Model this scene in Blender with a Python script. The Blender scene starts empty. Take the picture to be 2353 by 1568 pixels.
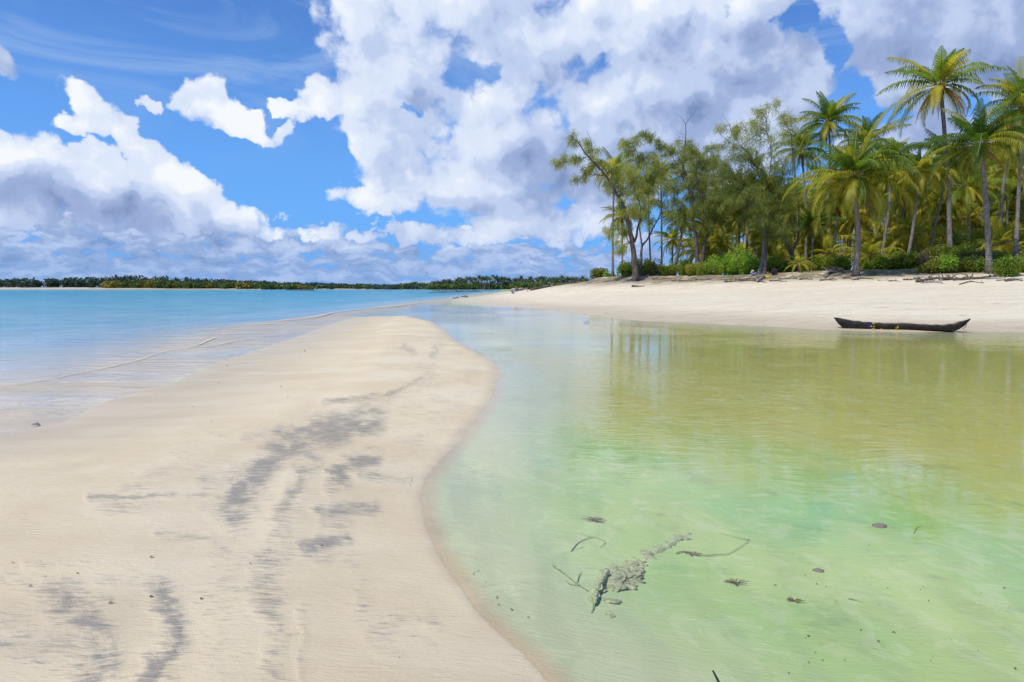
import bpy, bmesh, math, random
import numpy as np
from mathutils import Vector, Matrix, Euler

rnd = random.Random(7)
SC = bpy.context.scene
COL = SC.collection
PI = math.pi

# ------------------------------------------------------------------ camera
CAM_H, FPX, HOR = 1.6, 1569.0, 660.0
PITCH = math.atan((784.0 - HOR) / FPX)
cam_data = bpy.data.cameras.new("camera")
cam_data.lens = 36.0 * FPX / 2353.0
cam_data.sensor_width = 36.0
cam_data.clip_start = 0.05
cam_data.clip_end = 9000.0
cam = bpy.data.objects.new("camera", cam_data)
cam.location = (0, 0, CAM_H)
cam.rotation_euler = (PI / 2 - PITCH, 0, 0)
COL.objects.link(cam)
SC.camera = cam

SP, CP = math.sin(PITCH), math.cos(PITCH)

def ray(px, py):
    """direction of a sight line (photo measured on a 2353 x 1568 frame)"""
    u = (px - 1176.5) / FPX
    v = (784.0 - py) / FPX
    return Vector((u, CP + v * SP, v * CP - SP))

def at(px, py, Y):
    """world point on that sight line at distance Y ahead"""
    d = ray(px, py)
    t = Y / d.y
    return Vector((d.x * t, Y, CAM_H + d.z * t))

def flat(px, py, z=0.0):
    """world point on that sight line at height z"""
    d = ray(px, py)
    t = (z - CAM_H) / d.z
    return Vector((d.x * t, d.y * t, z))

def azel(px, py):
    d = ray(px, py).normalized()
    return math.atan2(d.x, d.y), math.asin(d.z)

# ------------------------------------------------------------------ exposure, sun
SC.render.engine = 'CYCLES'
SC.view_settings.view_transform = 'Standard'
SC.view_settings.look = 'None'
SC.view_settings.exposure = 0.0
SC.view_settings.gamma = 1.0
SC.view_settings.use_curve_mapping = False
SC.cycles.use_denoising = True
SC.cycles.max_bounces = 8
SC.cycles.diffuse_bounces = 3
SC.cycles.glossy_bounces = 4
SC.cycles.transmission_bounces = 3
SC.cycles.transparent_max_bounces = 10
SC.cycles.caustics_reflective = False
SC.cycles.caustics_refractive = False
SC.cycles.sample_clamp_indirect = 6.0

SUN_EL, SUN_AZ = math.radians(58), math.radians(-128)    # azimuth from +Y, clockwise seen from above
sun_dir = Vector((math.sin(SUN_AZ) * math.cos(SUN_EL), math.cos(SUN_AZ) * math.cos(SUN_EL), math.sin(SUN_EL)))
sd = bpy.data.lights.new("sun", 'SUN')
sd.energy = 3.6
sd.angle = math.radians(0.53)
sd.color = (1.0, 0.95, 0.87)
sun = bpy.data.objects.new("sun", sd)
sun.rotation_euler = (-sun_dir).to_track_quat('-Z', 'Y').to_euler()
COL.objects.link(sun)

# ------------------------------------------------------------------ node helpers
class NT:
    def __init__(s, tree):
        s.t = tree
    def n(s, kind, **kw):
        nd = s.t.nodes.new(kind)
        for k, v in kw.items():
            setattr(nd, k, v)
        return nd
    def put(s, sock, v):
        if isinstance(v, bpy.types.NodeSocket):
            s.t.links.new(v, sock)
        elif v is not None:
            sock.default_value = v
    def m(s, op, a, b=None, c=None, clamp=False):
        nd = s.n('ShaderNodeMath', operation=op)
        nd.use_clamp = clamp
        s.put(nd.inputs[0], a)
        if b is not None: s.put(nd.inputs[1], b)
        if c is not None: s.put(nd.inputs[2], c)
        return nd.outputs[0]
    def v(s, op, a, b=None, c=None, out=0):
        nd = s.n('ShaderNodeVectorMath', operation=op)
        s.put(nd.inputs[0], a)
        if b is not None: s.put(nd.inputs[1], b)
        if c is not None: s.put(nd.inputs[2], c)
        return nd.outputs[out]
    def xyz(s, x=0.0, y=0.0, z=0.0):
        nd = s.n('ShaderNodeCombineXYZ')
        for i, q in enumerate((x, y, z)):
            s.put(nd.inputs[i], q)
        return nd.outputs[0]
    def sep(s, a):
        nd = s.n('ShaderNodeSeparateXYZ')
        s.put(nd.inputs[0], a)
        return nd.outputs
    def noise(s, vec, scale, detail=4, rough=0.5, dist=0.0, dims='3D', col=False):
        nd = s.n('ShaderNodeTexNoise', noise_dimensions=dims)
        s.put(nd.inputs['Vector'], vec)
        nd.inputs['Scale'].default_value = scale
        nd.inputs['Detail'].default_value = detail
        nd.inputs['Roughness'].default_value = rough
        nd.inputs['Distortion'].default_value = dist
        return nd.outputs[1 if col else 0]
    def voro(s, vec, scale, detail=0, rough=0.5, smooth=None, dims='3D', rand=1.0):
        nd = s.n('ShaderNodeTexVoronoi', voronoi_dimensions=dims)
        if smooth is not None:
            nd.feature = 'SMOOTH_F1'
            nd.inputs['Smoothness'].default_value = smooth
        s.put(nd.inputs['Vector'], vec)
        nd.inputs['Scale'].default_value = scale
        nd.inputs['Detail'].default_value = detail
        nd.inputs['Roughness'].default_value = rough
        nd.inputs['Randomness'].default_value = rand
        return nd.outputs[0]
    def ss(s, x, a, b, lo=0.0, hi=1.0, lin=False):
        nd = s.n('ShaderNodeMapRange', interpolation_type='LINEAR' if lin else 'SMOOTHSTEP')
        nd.clamp = True
        s.put(nd.inputs[0], x)
        for i, q in ((1, a), (2, b), (3, lo), (4, hi)):
            s.put(nd.inputs[i], q)
        return nd.outputs[0]
    def mix(s, f, a, b, mode='MIX'):
        nd = s.n('ShaderNodeMix', data_type='RGBA', blend_type=mode)
        nd.clamp_factor = True
        s.put(nd.inputs[0], f)
        s.put(nd.inputs[6], a if isinstance(a, bpy.types.NodeSocket) else (*a, 1.0))
        s.put(nd.inputs[7], b if isinstance(b, bpy.types.NodeSocket) else (*b, 1.0))
        return nd.outputs[2]
    def attr(s, name):
        nd = s.n('ShaderNodeAttribute', attribute_name=name)
        return nd
    def mixf(s, f, a, b):
        nd = s.n('ShaderNodeMix', data_type='FLOAT')
        nd.clamp_factor = True
        s.put(nd.inputs[0], f); s.put(nd.inputs[2], a); s.put(nd.inputs[3], b)
        return nd.outputs[0]

def srgb(r, g, b):
    f = lambda c: (c / 255 / 12.92) if c / 255 <= 0.04045 else ((c / 255 + 0.055) / 1.055) ** 2.4
    return (f(r), f(g), f(b))
# ------------------------------------------------------------------ world: Nishita sky with procedural clouds
# cumulus masses: where they stand in the sky (azimuth / elevation measured in the photo), size, tilt, weight
CLOUDS = [
    # central bank
    (930, 45, 210, 120, 0, 1.05), (1120, 40, 200, 110, 0, 1.0), (900, 180, 130, 110, -10, 1.1), (745, 232, 66, 46, 0, 1.05), (690, 262, 40, 26, 20, .6), (1010, 285, 170, 90, 20, 1.1),
    (880, 330, 110, 60, 30, .9), (960, 400, 170, 70, 8, 1.0), (850, 462, 140, 34, 4, .8), (1150, 420, 190, 95, 0, 1.1), (1230, 240, 160, 150, -20, 1.15),
    (1290, 105, 80, 60, 0, 1.1), (1380, 370, 190, 120, 0, 1.2), (1440, 60, 300, 110, 0, 1.0),
    (1490, 250, 230, 160, 0, 1.1), (1755, 150, 110, 90, 0, 1.05), (1740, 250, 150, 90, 0, 1.0), (1640, 330, 230, 100, 0, .9), (1860, 188, 52, 40, 0, 1.1),
    (1180, 510, 180, 46, 0, .8), (1340, 510, 130, 56, 0, .85), (1060, 545, 200, 30, 0, .55), (1650, 60, 120, 70, 0, .9),
    # soft grey sheet upper right
    (2060, 20, 420, 130, 0, 1.15), (2060, 150, 160, 110, 10, 1.05), (2320, 90, 220, 130, 0, 1.15), (2200, 190, 170, 60, 0, .8),
    (2110, 315, 150, 60, 0, 1.0), (1980, 330, 60, 50, 0, .7), (2500, 130, 200, 200, 0, .9), (2330, 330, 90, 50, 0, .6),
    # small cloud left of the middle
    (480, 215, 58, 52, 0, 1.1), (500, 265, 92, 46, 10, 1.15), (575, 300, 70, 26, 16, .9), (420, 262, 50, 18, 10, .7), (335, 240, 40, 14, 30, .6), (650, 245, 34, 18, 40, .6), (655, 300, 36, 28, -40, .75), (625, 235, 22, 14, 20, .8), (810, 350, 24, 30, 0, .55),
    # diagonal band and left mass
    (150, 200, 60, 18, 30, .5), (200, 240, 80, 34, 30, .9), (165, 270, 50, 22, -10, .7), (290, 300, 60, 36, 45, 1.0), (330, 350, 70, 44, 38, 1.1), (400, 400, 90, 48, 30, 1.1), (460, 450, 100, 50, 25, 1.0),
    (40, 360, 110, 60, 20, 1.1), (150, 375, 48, 36, 0, 1.0), (210, 345, 44, 40, 0, .7), (250, 420, 100, 54, 20, 1.05), (110, 460, 230, 70, 0, 1.1), (360, 500, 200, 60, 0, 1.0),
    (580, 515, 120, 42, 10, .95), (740, 535, 80, 26, 0, .8), (20, 150, 60, 40, 30, .6), (940, 545, 46, 22, 0, .8), (1262, 520, 44, 20, 0, .8), (820, 540, 24, 20, 0, .7), (610, 450, 30, 16, 0, .5),
]
HOLES = [(1110, 200, 44, 60, 10, .85), (1110, 165, 60, 26, 0, .6), (925, 266, 30, 16, 10, .85), (1830, 48, 56, 26, 0, .95), (1905, 118, 32, 70, 0, .95), (1690, 22, 24, 20, 0, .8),
         (1960, 225, 60, 46, 40, 1.0), (2030, 265, 90, 22, 15, .9), (2270, 268, 100, 36, 0, .9), (2310, 90, 26, 22, 0, .8), (620, 410, 170, 70, 20, .9)]
# heavy, shaded undersides
DARKS = [(1560, 60, 160, 70, 0, .6), (1060, 475, 150, 30, 0, .5), (1650, 220, 40, 110, 0, .6), (520, 300, 90, 20, 10, .45), (960, 250, 80, 30, 20, .5), (1370, 400, 260, 100, 0, 1.0), (1560, 300, 200, 110, 0, .8), (1250, 470, 150, 50, 0, .8), (120, 460, 250, 60, 0, .9), (400, 540, 220, 40, 0, .7),
         (2160, 60, 420, 190, 0, 1.15), (1120, 90, 110, 80, 0, .5), (20, 150, 80, 60, 0, .7), (1620, 60, 160, 70, 0, .6), (1030, 235, 130, 50, 0, .3)]

def blob_chain(T, q, blobs, hard=False, grow=1.0):
    """smooth minimum of the squared elliptic distances to the blobs (weight < 1 adds a constant)"""
    acc = None
    for k, (px, py, rx, ry, rot, w) in enumerate(blobs):
        rx, ry = rx * grow, ry * grow
        a, e = azel(px, py)
        if acc is not None and k % 5 == 0:
            q = T.v('MULTIPLY_ADD', acc, (1e-7,) * 3, q)    # chained, to keep the shader's stack short
        mp = T.n('ShaderNodeMapping', vector_type='TEXTURE')
        mp.inputs['Location'].default_value = (a, e, math.sqrt(max(0.0, 1.15 - w)))
        mp.inputs['Rotation'].default_value = (0, 0, -math.radians(rot))
        mp.inputs['Scale'].default_value = (rx / FPX, ry / FPX, 1)
        T.put(mp.inputs[0], q)
        r2 = T.v('DOT_PRODUCT', mp.outputs[0], mp.outputs[0], out=1)
        acc = r2 if acc is None else (T.m('MINIMUM', acc, r2) if hard else T.m('SMOOTH_MIN', acc, r2, 0.35))
    return acc

def puff_group():
    g = bpy.data.node_groups.new('cloud_puffs', 'ShaderNodeTree')
    g.interface.new_socket('P', in_out='INPUT', socket_type='NodeSocketVector')
    g.interface.new_socket('Q', in_out='INPUT', socket_type='NodeSocketVector')
    g.interface.new_socket('N', in_out='OUTPUT', socket_type='NodeSocketFloat')
    g.interface.new_socket('L', in_out='OUTPUT', socket_type='NodeSocketFloat')
    T = NT(g)
    gi, go = T.n('NodeGroupInput'), T.n('NodeGroupOutput')
    p, q = gi.outputs[0], gi.outputs[1]
    bil = T.m('SUBTRACT', .40, T.voro(p, 12.0, 3.0, .5, dims='2D'))
    fb = T.m('SUBTRACT', T.noise(p, 6.5, 9, .60, dims='2D'), .5)
    T.put(go.inputs[0], T.m('MULTIPLY_ADD', bil, .95, T.m('MULTIPLY', fb, 1.9)))
    # low deck of small flat clouds towards the horizon
    s = T.sep(p)
    ee = T.m('ADD', T.m('MAXIMUM', s[1], 0.0), .03)
    lv = T.xyz(T.m('MULTIPLY', s[0], 20.0), T.m('MULTIPLY', T.m('LOGARITHM', ee, 2.718), 4.0), 0)
    ln = T.m('SUBTRACT', T.noise(lv, 1.0, 7, .6, dist=.25, dims='2D'), .5)
    lb = T.m('SUBTRACT', .42, T.voro(lv, 1.7, 2.0, .5, dims='2D'))
    T.put(go.inputs[1], T.m('MULTIPLY_ADD', ln, 3.0, T.m('MULTIPLY', lb, .6)))
    return g

W = bpy.data.worlds.new("World")
SC.world = W
W.use_nodes = True
W.node_tree.nodes.clear()
T = NT(W.node_tree)
tc = T.n('ShaderNodeTexCoord')
dirv = T.v('NORMALIZE', tc.outputs['Generated'])
dx, dy, dz = T.sep(dirv)
az = T.m('ARCTAN2', dx, dy)
el = T.m('ARCSINE', dz)
p0 = T.xyz(az, el, 0)
wn = T.noise(p0, 12.0, 5, .6, dims='2D', col=True)
q0 = T.v('MULTIPLY_ADD', T.v('SUBTRACT', wn, (.5, .5, .5)), (.075, .06, 0), p0)
qp = T.v('MULTIPLY_ADD', T.v('SUBTRACT', wn, (.5, .5, .5)), (.03, .03, 0), p0)
G = puff_group()
def puffs(p, q):
    nd = T.n('ShaderNodeGroup'); nd.node_tree = G
    T.put(nd.inputs[0], p); T.put(nd.inputs[1], q)
    return nd.outputs
N0 = puffs(qp, q0)
pos = T.m('SUBTRACT', 1.0, blob_chain(T, q0, CLOUDS))
q1 = T.v('MULTIPLY_ADD', pos, (1e-7,) * 3, q0)
hole = T.m('POWER', T.m('MAXIMUM', T.m('SUBTRACT', 1.0, blob_chain(T, q1, HOLES, grow=1.35)), 0.0), 1.4)
q2 = T.v('MULTIPLY_ADD', hole, (1e-7,) * 3, T.v('ADD', q0, (-.035, .05, 0)))
big = [c for c in CLOUDS if c[2] * c[3] > 4500 and c[5] > .75]
posl = T.m('SUBTRACT', 1.0, blob_chain(T, q2, big))
q3 = T.v('MULTIPLY_ADD', posl, (1e-7,) * 3, q0)
dk = T.m('MAXIMUM', T.m('SUBTRACT', 1.0, blob_chain(T, q3, DARKS, grow=1.35)), 0.0)
d3 = T.v('MULTIPLY_ADD', dk, (1e-7,) * 3, (-.022, .032, 0))
N1 = puffs(T.v('ADD', qp, d3), T.v('ADD', q0, d3))
base = T.m('SUBTRACT', T.m('MULTIPLY', T.m('MINIMUM', T.m('MAXIMUM', pos, -.8), .60), 1.15), T.m('MULTIPLY', hole, 1.3))
DH = T.m('ADD', T.m('ADD', base, .37), N0[0])
band = T.m('MULTIPLY', T.ss(el, .05, .17, 0.0, 1.0, lin=True), 2.2)
lft = T.ss(az, -.5, .5, .95, .55, lin=True)
DL = T.m('SUBTRACT', T.m('ADD', N0[1], T.m('SUBTRACT', lft, .12)), band)
D0 = T.m('SMOOTH_MAX', DH, DL, .15)
isl = T.ss(T.m('SUBTRACT', DL, DH), -.25, .25)
sky = T.n('ShaderNodeTexSky', sky_type='NISHITA')
sky.sun_disc = False
sky.sun_elevation = SUN_EL
sky.sun_rotation = SUN_AZ
sky.air_density = 1.0
sky.dust_density = 0.1
sky.ozone_density = 3.0
SKY_STR = 0.12
blue = T.v('MULTIPLY', sky.outputs[0], (.56, .88, 1.33))
low = T.ss(el, 0.0, .36, .85, .0)
blue = T.mix(low, blue, tuple(c / SKY_STR for c in srgb(96, 166, 246)))
# cirrus veil
mpc = T.n('ShaderNodeMapping'); mpc.inputs['Rotation'].default_value = (0, 0, .42); mpc.inputs['Scale'].default_value = (3.0, 12.0, 1); T.put(mpc.inputs[0], p0)
cir = T.ss(T.noise(mpc.outputs[0], 1.1, 6, .62, dist=.9, dims='2D'), .42, .72, 0, .55)
cir = T.m('MULTIPLY', cir, T.ss(el, .14, .3))
skyc = T.mix(cir, blue, tuple(c / SKY_STR for c in srgb(160, 190, 235)))
alpha = T.ss(D0, -.12, .34)
# shading: puffs lit on the sun side, thick masses shaded on the far side
gN = T.mixf(isl, T.m('SUBTRACT', N0[0], N1[0]), T.m('MULTIPLY', T.m('SUBTRACT', N0[1], N1[1]), .85))
gP = T.m('SUBTRACT', T.m('MAXIMUM', pos, -.5), T.m('MAXIMUM', posl, -.5))
mid = T.m('SUBTRACT', T.noise(p0, 4.5, 3, .5, dims='2D'), .5)
lit = T.m('MULTIPLY_ADD', gN, .38, T.m('MULTIPLY_ADD', mid, .38, .64))
lit = T.m('MULTIPLY_ADD', T.m('MULTIPLY', gP, T.m('SUBTRACT', 1.0, isl)), .24, lit)
lit = T.m('SUBTRACT', lit, T.m('MULTIPLY', dk, .44))
lit = T.m('SUBTRACT', lit, T.m('MULTIPLY', isl, T.ss(el, .02, .14, .30, .12, lin=True)))
lit = T.m('SUBTRACT', lit, T.ss(D0, .9, 2.0, 0, .16))
lit = T.m('MINIMUM', T.m('MAXIMUM', T.m('MULTIPLY', lit, .95), 0.0), 1.0)
ramp = T.n('ShaderNodeValToRGB')
cr = ramp.color_ramp
cr.interpolation = 'EASE'
cols = [(0.0, srgb(124, 147, 190)), (.26, srgb(156, 176, 217)), (.50, srgb(192, 208, 240)), (.74, srgb(220, 231, 251)), (1.0, srgb(246, 250, 255))]
while len(cr.elements) < len(cols): cr.elements.new(.5)
for e_, (po, c) in zip(cr.elements, cols):
    e_.position = po
    e_.color = (*[x / SKY_STR / 10 for x in c], 1)
T.put(ramp.inputs[0], lit)
cc = T.v('SCALE', ramp.outputs[0]); cc.node.inputs['Scale'].default_value = 10.0
full = T.mix(alpha, skyc, cc)
# pale air towards the horizon
full = T.mix(alpha, skyc, cc)
hz = T.ss(el, 0.0, .10, .55, 0.0)
full = T.mix(hz, full, tuple(c / SKY_STR for c in srgb(126, 170, 228)))
gnd = T.ss(dz, -.02, 0.0)
full = T.mix(gnd, tuple(c / SKY_STR for c in srgb(120, 150, 185)), full)
bg = T.n('ShaderNodeBackground')
bg.inputs['Strength'].default_value = SKY_STR
T.put(bg.inputs['Color'], full)
wo = T.n('ShaderNodeOutputWorld')
T.t.links.new(bg.outputs[0], wo.inputs[0])
W.cycles.sampling_method = 'MANUAL'
W.cycles.sample_map_resolution = 512
# ------------------------------------------------------------------ bookkeeping
def tag(o, label=None, cat=None, group=None, kind=None):
    if label: o['label'] = label
    if cat: o['category'] = cat
    if group: o['group'] = group
    if kind: o['kind'] = kind
    return o

def empty(name, loc=(0, 0, 0), label=None, cat=None, group=None):
    o = bpy.data.objects.new(name, None)
    o.empty_display_size = .2
    o.location = loc
    COL.objects.link(o)
    return tag(o, label, cat, group)

def mesh_obj(name, me, mats, parent=None):
    if not isinstance(mats, (list, tuple)): mats = [mats]
    for m_ in mats: me.materials.append(m_)
    o = bpy.data.objects.new(name, me)
    if parent is not None: o.parent = parent
    COL.objects.link(o)
    return o

def np_mesh(name, V, F, mi=None, smooth=True, attrs=None):
    """F: int array (n,4); a triangle repeats -1 in its last slot"""
    me = bpy.data.meshes.new(name)
    V = np.asarray(V, dtype=np.float32); F = np.asarray(F, dtype=np.int32)
    tri = F[:, 3] < 0
    cnt = np.where(tri, 3, 4).astype(np.int32)
    loops = F.reshape(-1); loops = loops[loops >= 0]
    me.vertices.add(len(V)); me.vertices.foreach_set('co', V.ravel())
    me.loops.add(len(loops)); me.loops.foreach_set('vertex_index', loops)
    me.polygons.add(len(F))
    st = np.zeros(len(F), np.int32); st[1:] = np.cumsum(cnt)[:-1]
    me.polygons.foreach_set('loop_start', st)
    if mi is not None: me.polygons.foreach_set('material_index', np.asarray(mi, np.int32))
    me.polygons.foreach_set('use_smooth', np.full(len(F), smooth))
    me.update(calc_edges=True)
    for k, a in (attrs or {}).items():
        at_ = me.attributes.new(k, 'FLOAT', 'POINT')
        at_.data.foreach_set('value', np.asarray(a, np.float32))
    return me

# ------------------------------------------------------------------ coast lines (world metres, from points measured in the photo)
def XY(px, py, z=0.0):
    p = flat(px, py, z)
    return (p.x, p.y)

BAR = [XY(*q) for q in [(0, 1000), (150, 968), (230, 925), (400, 876), (480, 836), (560, 812), (640, 788), (700, 766), (750, 748), (800, 731), (860, 727),
       (930, 726), (990, 739), (1010, 752), (1040, 776), (1080, 800), (1130, 832), (1143, 862), (1132, 912), (1100, 962), (1060, 1010), (1010, 1060),
       (977, 1100), (967, 1140), (976, 1200), (1000, 1260), (1030, 1310), (1060, 1350), (1092, 1400), (1140, 1450), (1200, 1500), (1262, 1568), (1420, 1720)]]
BAR += [(1.6, 1.2), (3.5, -2), (6, -14), (-30, -14), (-22, -2), (-12.5, 4.2)]
BEACH = [XY(*q) for q in [(1040, 690), (1100, 699), (1180, 706), (1300, 715), (1400, 731), (1480, 738), (1560, 740), (1650, 746), (1750, 750), (1850, 756), (1950, 760),
         (2100, 764), (2250, 762), (2353, 764), (2600, 770)]]
BEACH += [(60, 17), (140, 0), (700, 0), (900, 700), (450, 620), (230, 440), (90, 400), (22, 378), (3, 335), (-3.5, 209), (-5.8, 120)]
DUNE = [(12.6, 89), (17, 81.5), (26.5, 74.5), (35, 70.5), (43, 69), (50, 66.5), (75, 58), (140, 40), (600, 40), (600, 380), (200, 340), (60, 260), (27, 190), (16.5, 120)]
FAR_W = [(-1200, 380), (-420, 505), (-335, 500), (-200, 520), (-150, 545), (-95, 560), (-60, 552), (20, 520), (80, 512), (260, 520), (900, 700), (1500, 1600), (-2200, 1600), (-2200, 300)]

def sdist(X, Y, poly):
    """signed distance to a polygon, positive inside"""
    P = np.array(poly, float)
    d2 = np.full(X.shape, 1e18); ins = np.zeros(X.shape, bool)
    n = len(P)
    for i in range(n):
        x0, y0 = P[i]; x1, y1 = P[(i + 1) % n]
        ex, ey = x1 - x0, y1 - y0
        t = np.clip(((X - x0) * ex + (Y - y0) * ey) / (ex * ex + ey * ey + 1e-12), 0, 1)
        d2 = np.minimum(d2, (X - x0 - t * ex) ** 2 + (Y - y0 - t * ey) ** 2)
        c = ((y0 > Y) != (y1 > Y))
        with np.errstate(divide='ignore', invalid='ignore'):
            ins ^= c & (X < ex * (Y - y0) / (ey if abs(ey) > 1e-12 else 1e-12) + x0)
    return np.where(ins, 1, -1) * np.sqrt(d2)

def pline(X, Y, pts):
    P = np.array(pts, float); d2 = np.full(X.shape, 1e18)
    for i in range(len(P) - 1):
        x0, y0 = P[i]; ex, ey = P[i + 1] - P[i]
        t = np.clip(((X - x0) * ex + (Y - y0) * ey) / (ex * ex + ey * ey), 0, 1)
        d2 = np.minimum(d2, (X - x0 - t * ex) ** 2 + (Y - y0 - t * ey) ** 2)
    return np.sqrt(d2)

_rng = np.random.RandomState(3)
_tab = _rng.rand(256, 256)
def vnoise(x, y):
    xi = np.floor(x).astype(int); yi = np.floor(y).astype(int)
    fx = x - xi; fy = y - yi
    fx = fx * fx * (3 - 2 * fx); fy = fy * fy * (3 - 2 * fy)
    g = lambda a, b: _tab[a & 255, b & 255]
    return (g(xi, yi) * (1 - fx) + g(xi + 1, yi) * fx) * (1 - fy) + (g(xi, yi + 1) * (1 - fx) + g(xi + 1, yi + 1) * fx) * fy
def fbm(x, y, o=4):
    s, a = 0.0, .5
    for k in range(o):
        s = s + a * (vnoise(x * 2 ** k + 17 * k, y * 2 ** k + 5 * k) - .5); a *= .5
    return s
sst = lambda x, a, b: (lambda t: t * t * (3 - 2 * t))(np.clip((x - a) / (b - a), 0, 1))

RIDGE = [XY(*q) for q in [(1040, 691), (960, 697), (900, 701), (780, 716), (680, 731), (560, 752), (490, 782), (400, 808), (300, 838), (150, 868), (0, 893)]] + [(-16, 7.5), (-28, 3)]
# edge between the pool (right) and the sea (left), beyond the tip of the sand bar
def ground(X, Y):
    X = np.asarray(X, float); Y = np.asarray(Y, float)
    wx = fbm(X * .35, Y * .35, 3)
    dB = sdist(X, Y, BAR) + .25 * wx * sst(Y, 6, 16)
    dC = sdist(X, Y, BEACH) + 1.2 * wx * sst(Y, 20, 40)
    dD = sdist(X, Y, DUNE) + 3.0 * fbm(X * .12, Y * .12 + 9, 3)
    dF = sdist(X, Y, FAR_W)
    right = sst(X - np.interp(Y, [0, 3, 6, 10, 20, 27, 38, 60, 84], [-2, -1.5, -2, -2.5, -3.8, -5, -6.4, -7, -7]), -.3, .3)
    # sand bar: steep little edge to the pool, very flat towards the sea
    hb = np.where(dB > 0, .17 * (1 - np.exp(-dB / 1.9)) * right + (1 - right) * .15 * (1 - np.exp(-dB / 4.5)), 0)
    hb = hb + .035 * fbm(X * .5, Y * .22 + 30, 4) * sst(dB, 0, 2.5)
    hc = np.where(dC > 0, np.minimum(.045 * dC, 2.0) + .25 * (1 - np.exp(-dC / 6)), 0) + .18 * fbm(X * .08, Y * .15, 4) * sst(dC, 3, 14)
    hd = np.interp(X, [10, 26, 50, 80], [2.75, 2.95, 3.6, 4.0]) + .45 * fbm(X * .16, Y * .16, 4) + .8 * fbm(X * .03 + 4, Y * .03, 2)
    up = sst(dD, -16, 1.0)
    scarp = sst(dD, -3.2, -1.6) * .40
    hc = np.where(dC > 0, np.maximum(hc, hc * (1 - up) + (hd - .40) * up) + scarp, hc)
    hf = np.where(dF > 0, 1.5 * (1 - np.exp(-dF / 18)) + .3 * fbm(X * .03, Y * .03), 0)
    # under water
    dn = np.minimum(np.maximum(-dB, 0), np.maximum(-dC, 0))
    pool = -.56 * (1 - np.exp(-dn / 2.9))
    pool = pool - .25 * sst(X, 3, 9) * sst(Y, 3, 7) * (1 - sst(Y, 12, 22)) + .12 * fbm(X * .5, Y * .4, 4) * sst(dn, .3, 2)
    gap = sst(np.hypot((X + 2.0) / 7.5, (Y - 42) / 13.0), .55, 1.25)
    pool = pool * (.14 + .86 * gap)
    dl = np.minimum(np.minimum(np.maximum(-dB, 0), np.maximum(-dC, 0)), 1e9)
    sea = -.035 - .050 * dl - .12 * np.maximum(dl - 12, 0) ** 1.0 * .25
    sea = np.maximum(sea, -3.2)
    rd = pline(X, Y, RIDGE)
    sea = sea * (1 - .88 * np.exp(-(rd / 1.3) ** 2)) + .05 * fbm(X * .3, Y * .3, 3) * sst(dl, 1, 4)
    hw = pool * right + sea * (1 - right)
    hw = np.minimum(hw, -.004)
    hw = np.where(dF > -40, np.maximum(hw, -.02 - 3.0 * np.clip(-dF / 40, 0, 1)), hw)
    h = np.where(dB > 0, hb + .001, np.where(dC > 0, hc + .002, np.where(dF > 0, hf + .01, hw)))
    # blend the very edge so that the water line is a line, not a step
    return h, dB, dC, dD, dF, right

def gz(x, y):
    return float(ground(np.array([x]), np.array([y]))[0][0])

# one sheet, finer near the camera, reaching the horizon
_th = np.radians(np.concatenate([np.arange(-180, -60, 4.0), np.arange(-60, -40, .5), np.arange(-40, 41.5, .17), np.arange(41.5, 60, .5), np.arange(60, 180, 4.0)]))
_r = [0.35]
while _r[-1] < 2600: _r.append(_r[-1] * (1.0105 if _r[-1] > 1.6 and _r[-1] < 420 else 1.05))
_r = np.array(_r)
RR, TH = np.meshgrid(_r, _th, indexing='ij')
GX, GY = (RR * np.sin(TH)).ravel(), (RR * np.cos(TH)).ravel()
H, dB, dC, dD, dF, RT = ground(GX, GY)
nR, nT = RR.shape
ii, jj = np.meshgrid(np.arange(nR - 1), np.arange(nT), indexing='ij')
j2 = (jj + 1) % nT
F = np.stack([ii * nT + jj, (ii) * nT + j2, (ii + 1) * nT + j2, (ii + 1) * nT + jj], -1).reshape(-1, 4)[:, ::-1]
V = np.stack([GX, GY, H], 1)
V = np.concatenate([V, [[0, 0, float(H[0])]]])
cap = np.array([[nR * nT, (j + 1) % nT, j, -1] for j in range(nT)])[:, [0, 2, 1, 3]]
F = np.concatenate([F, cap])
A = lambda a: np.append(a, a[0])

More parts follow.
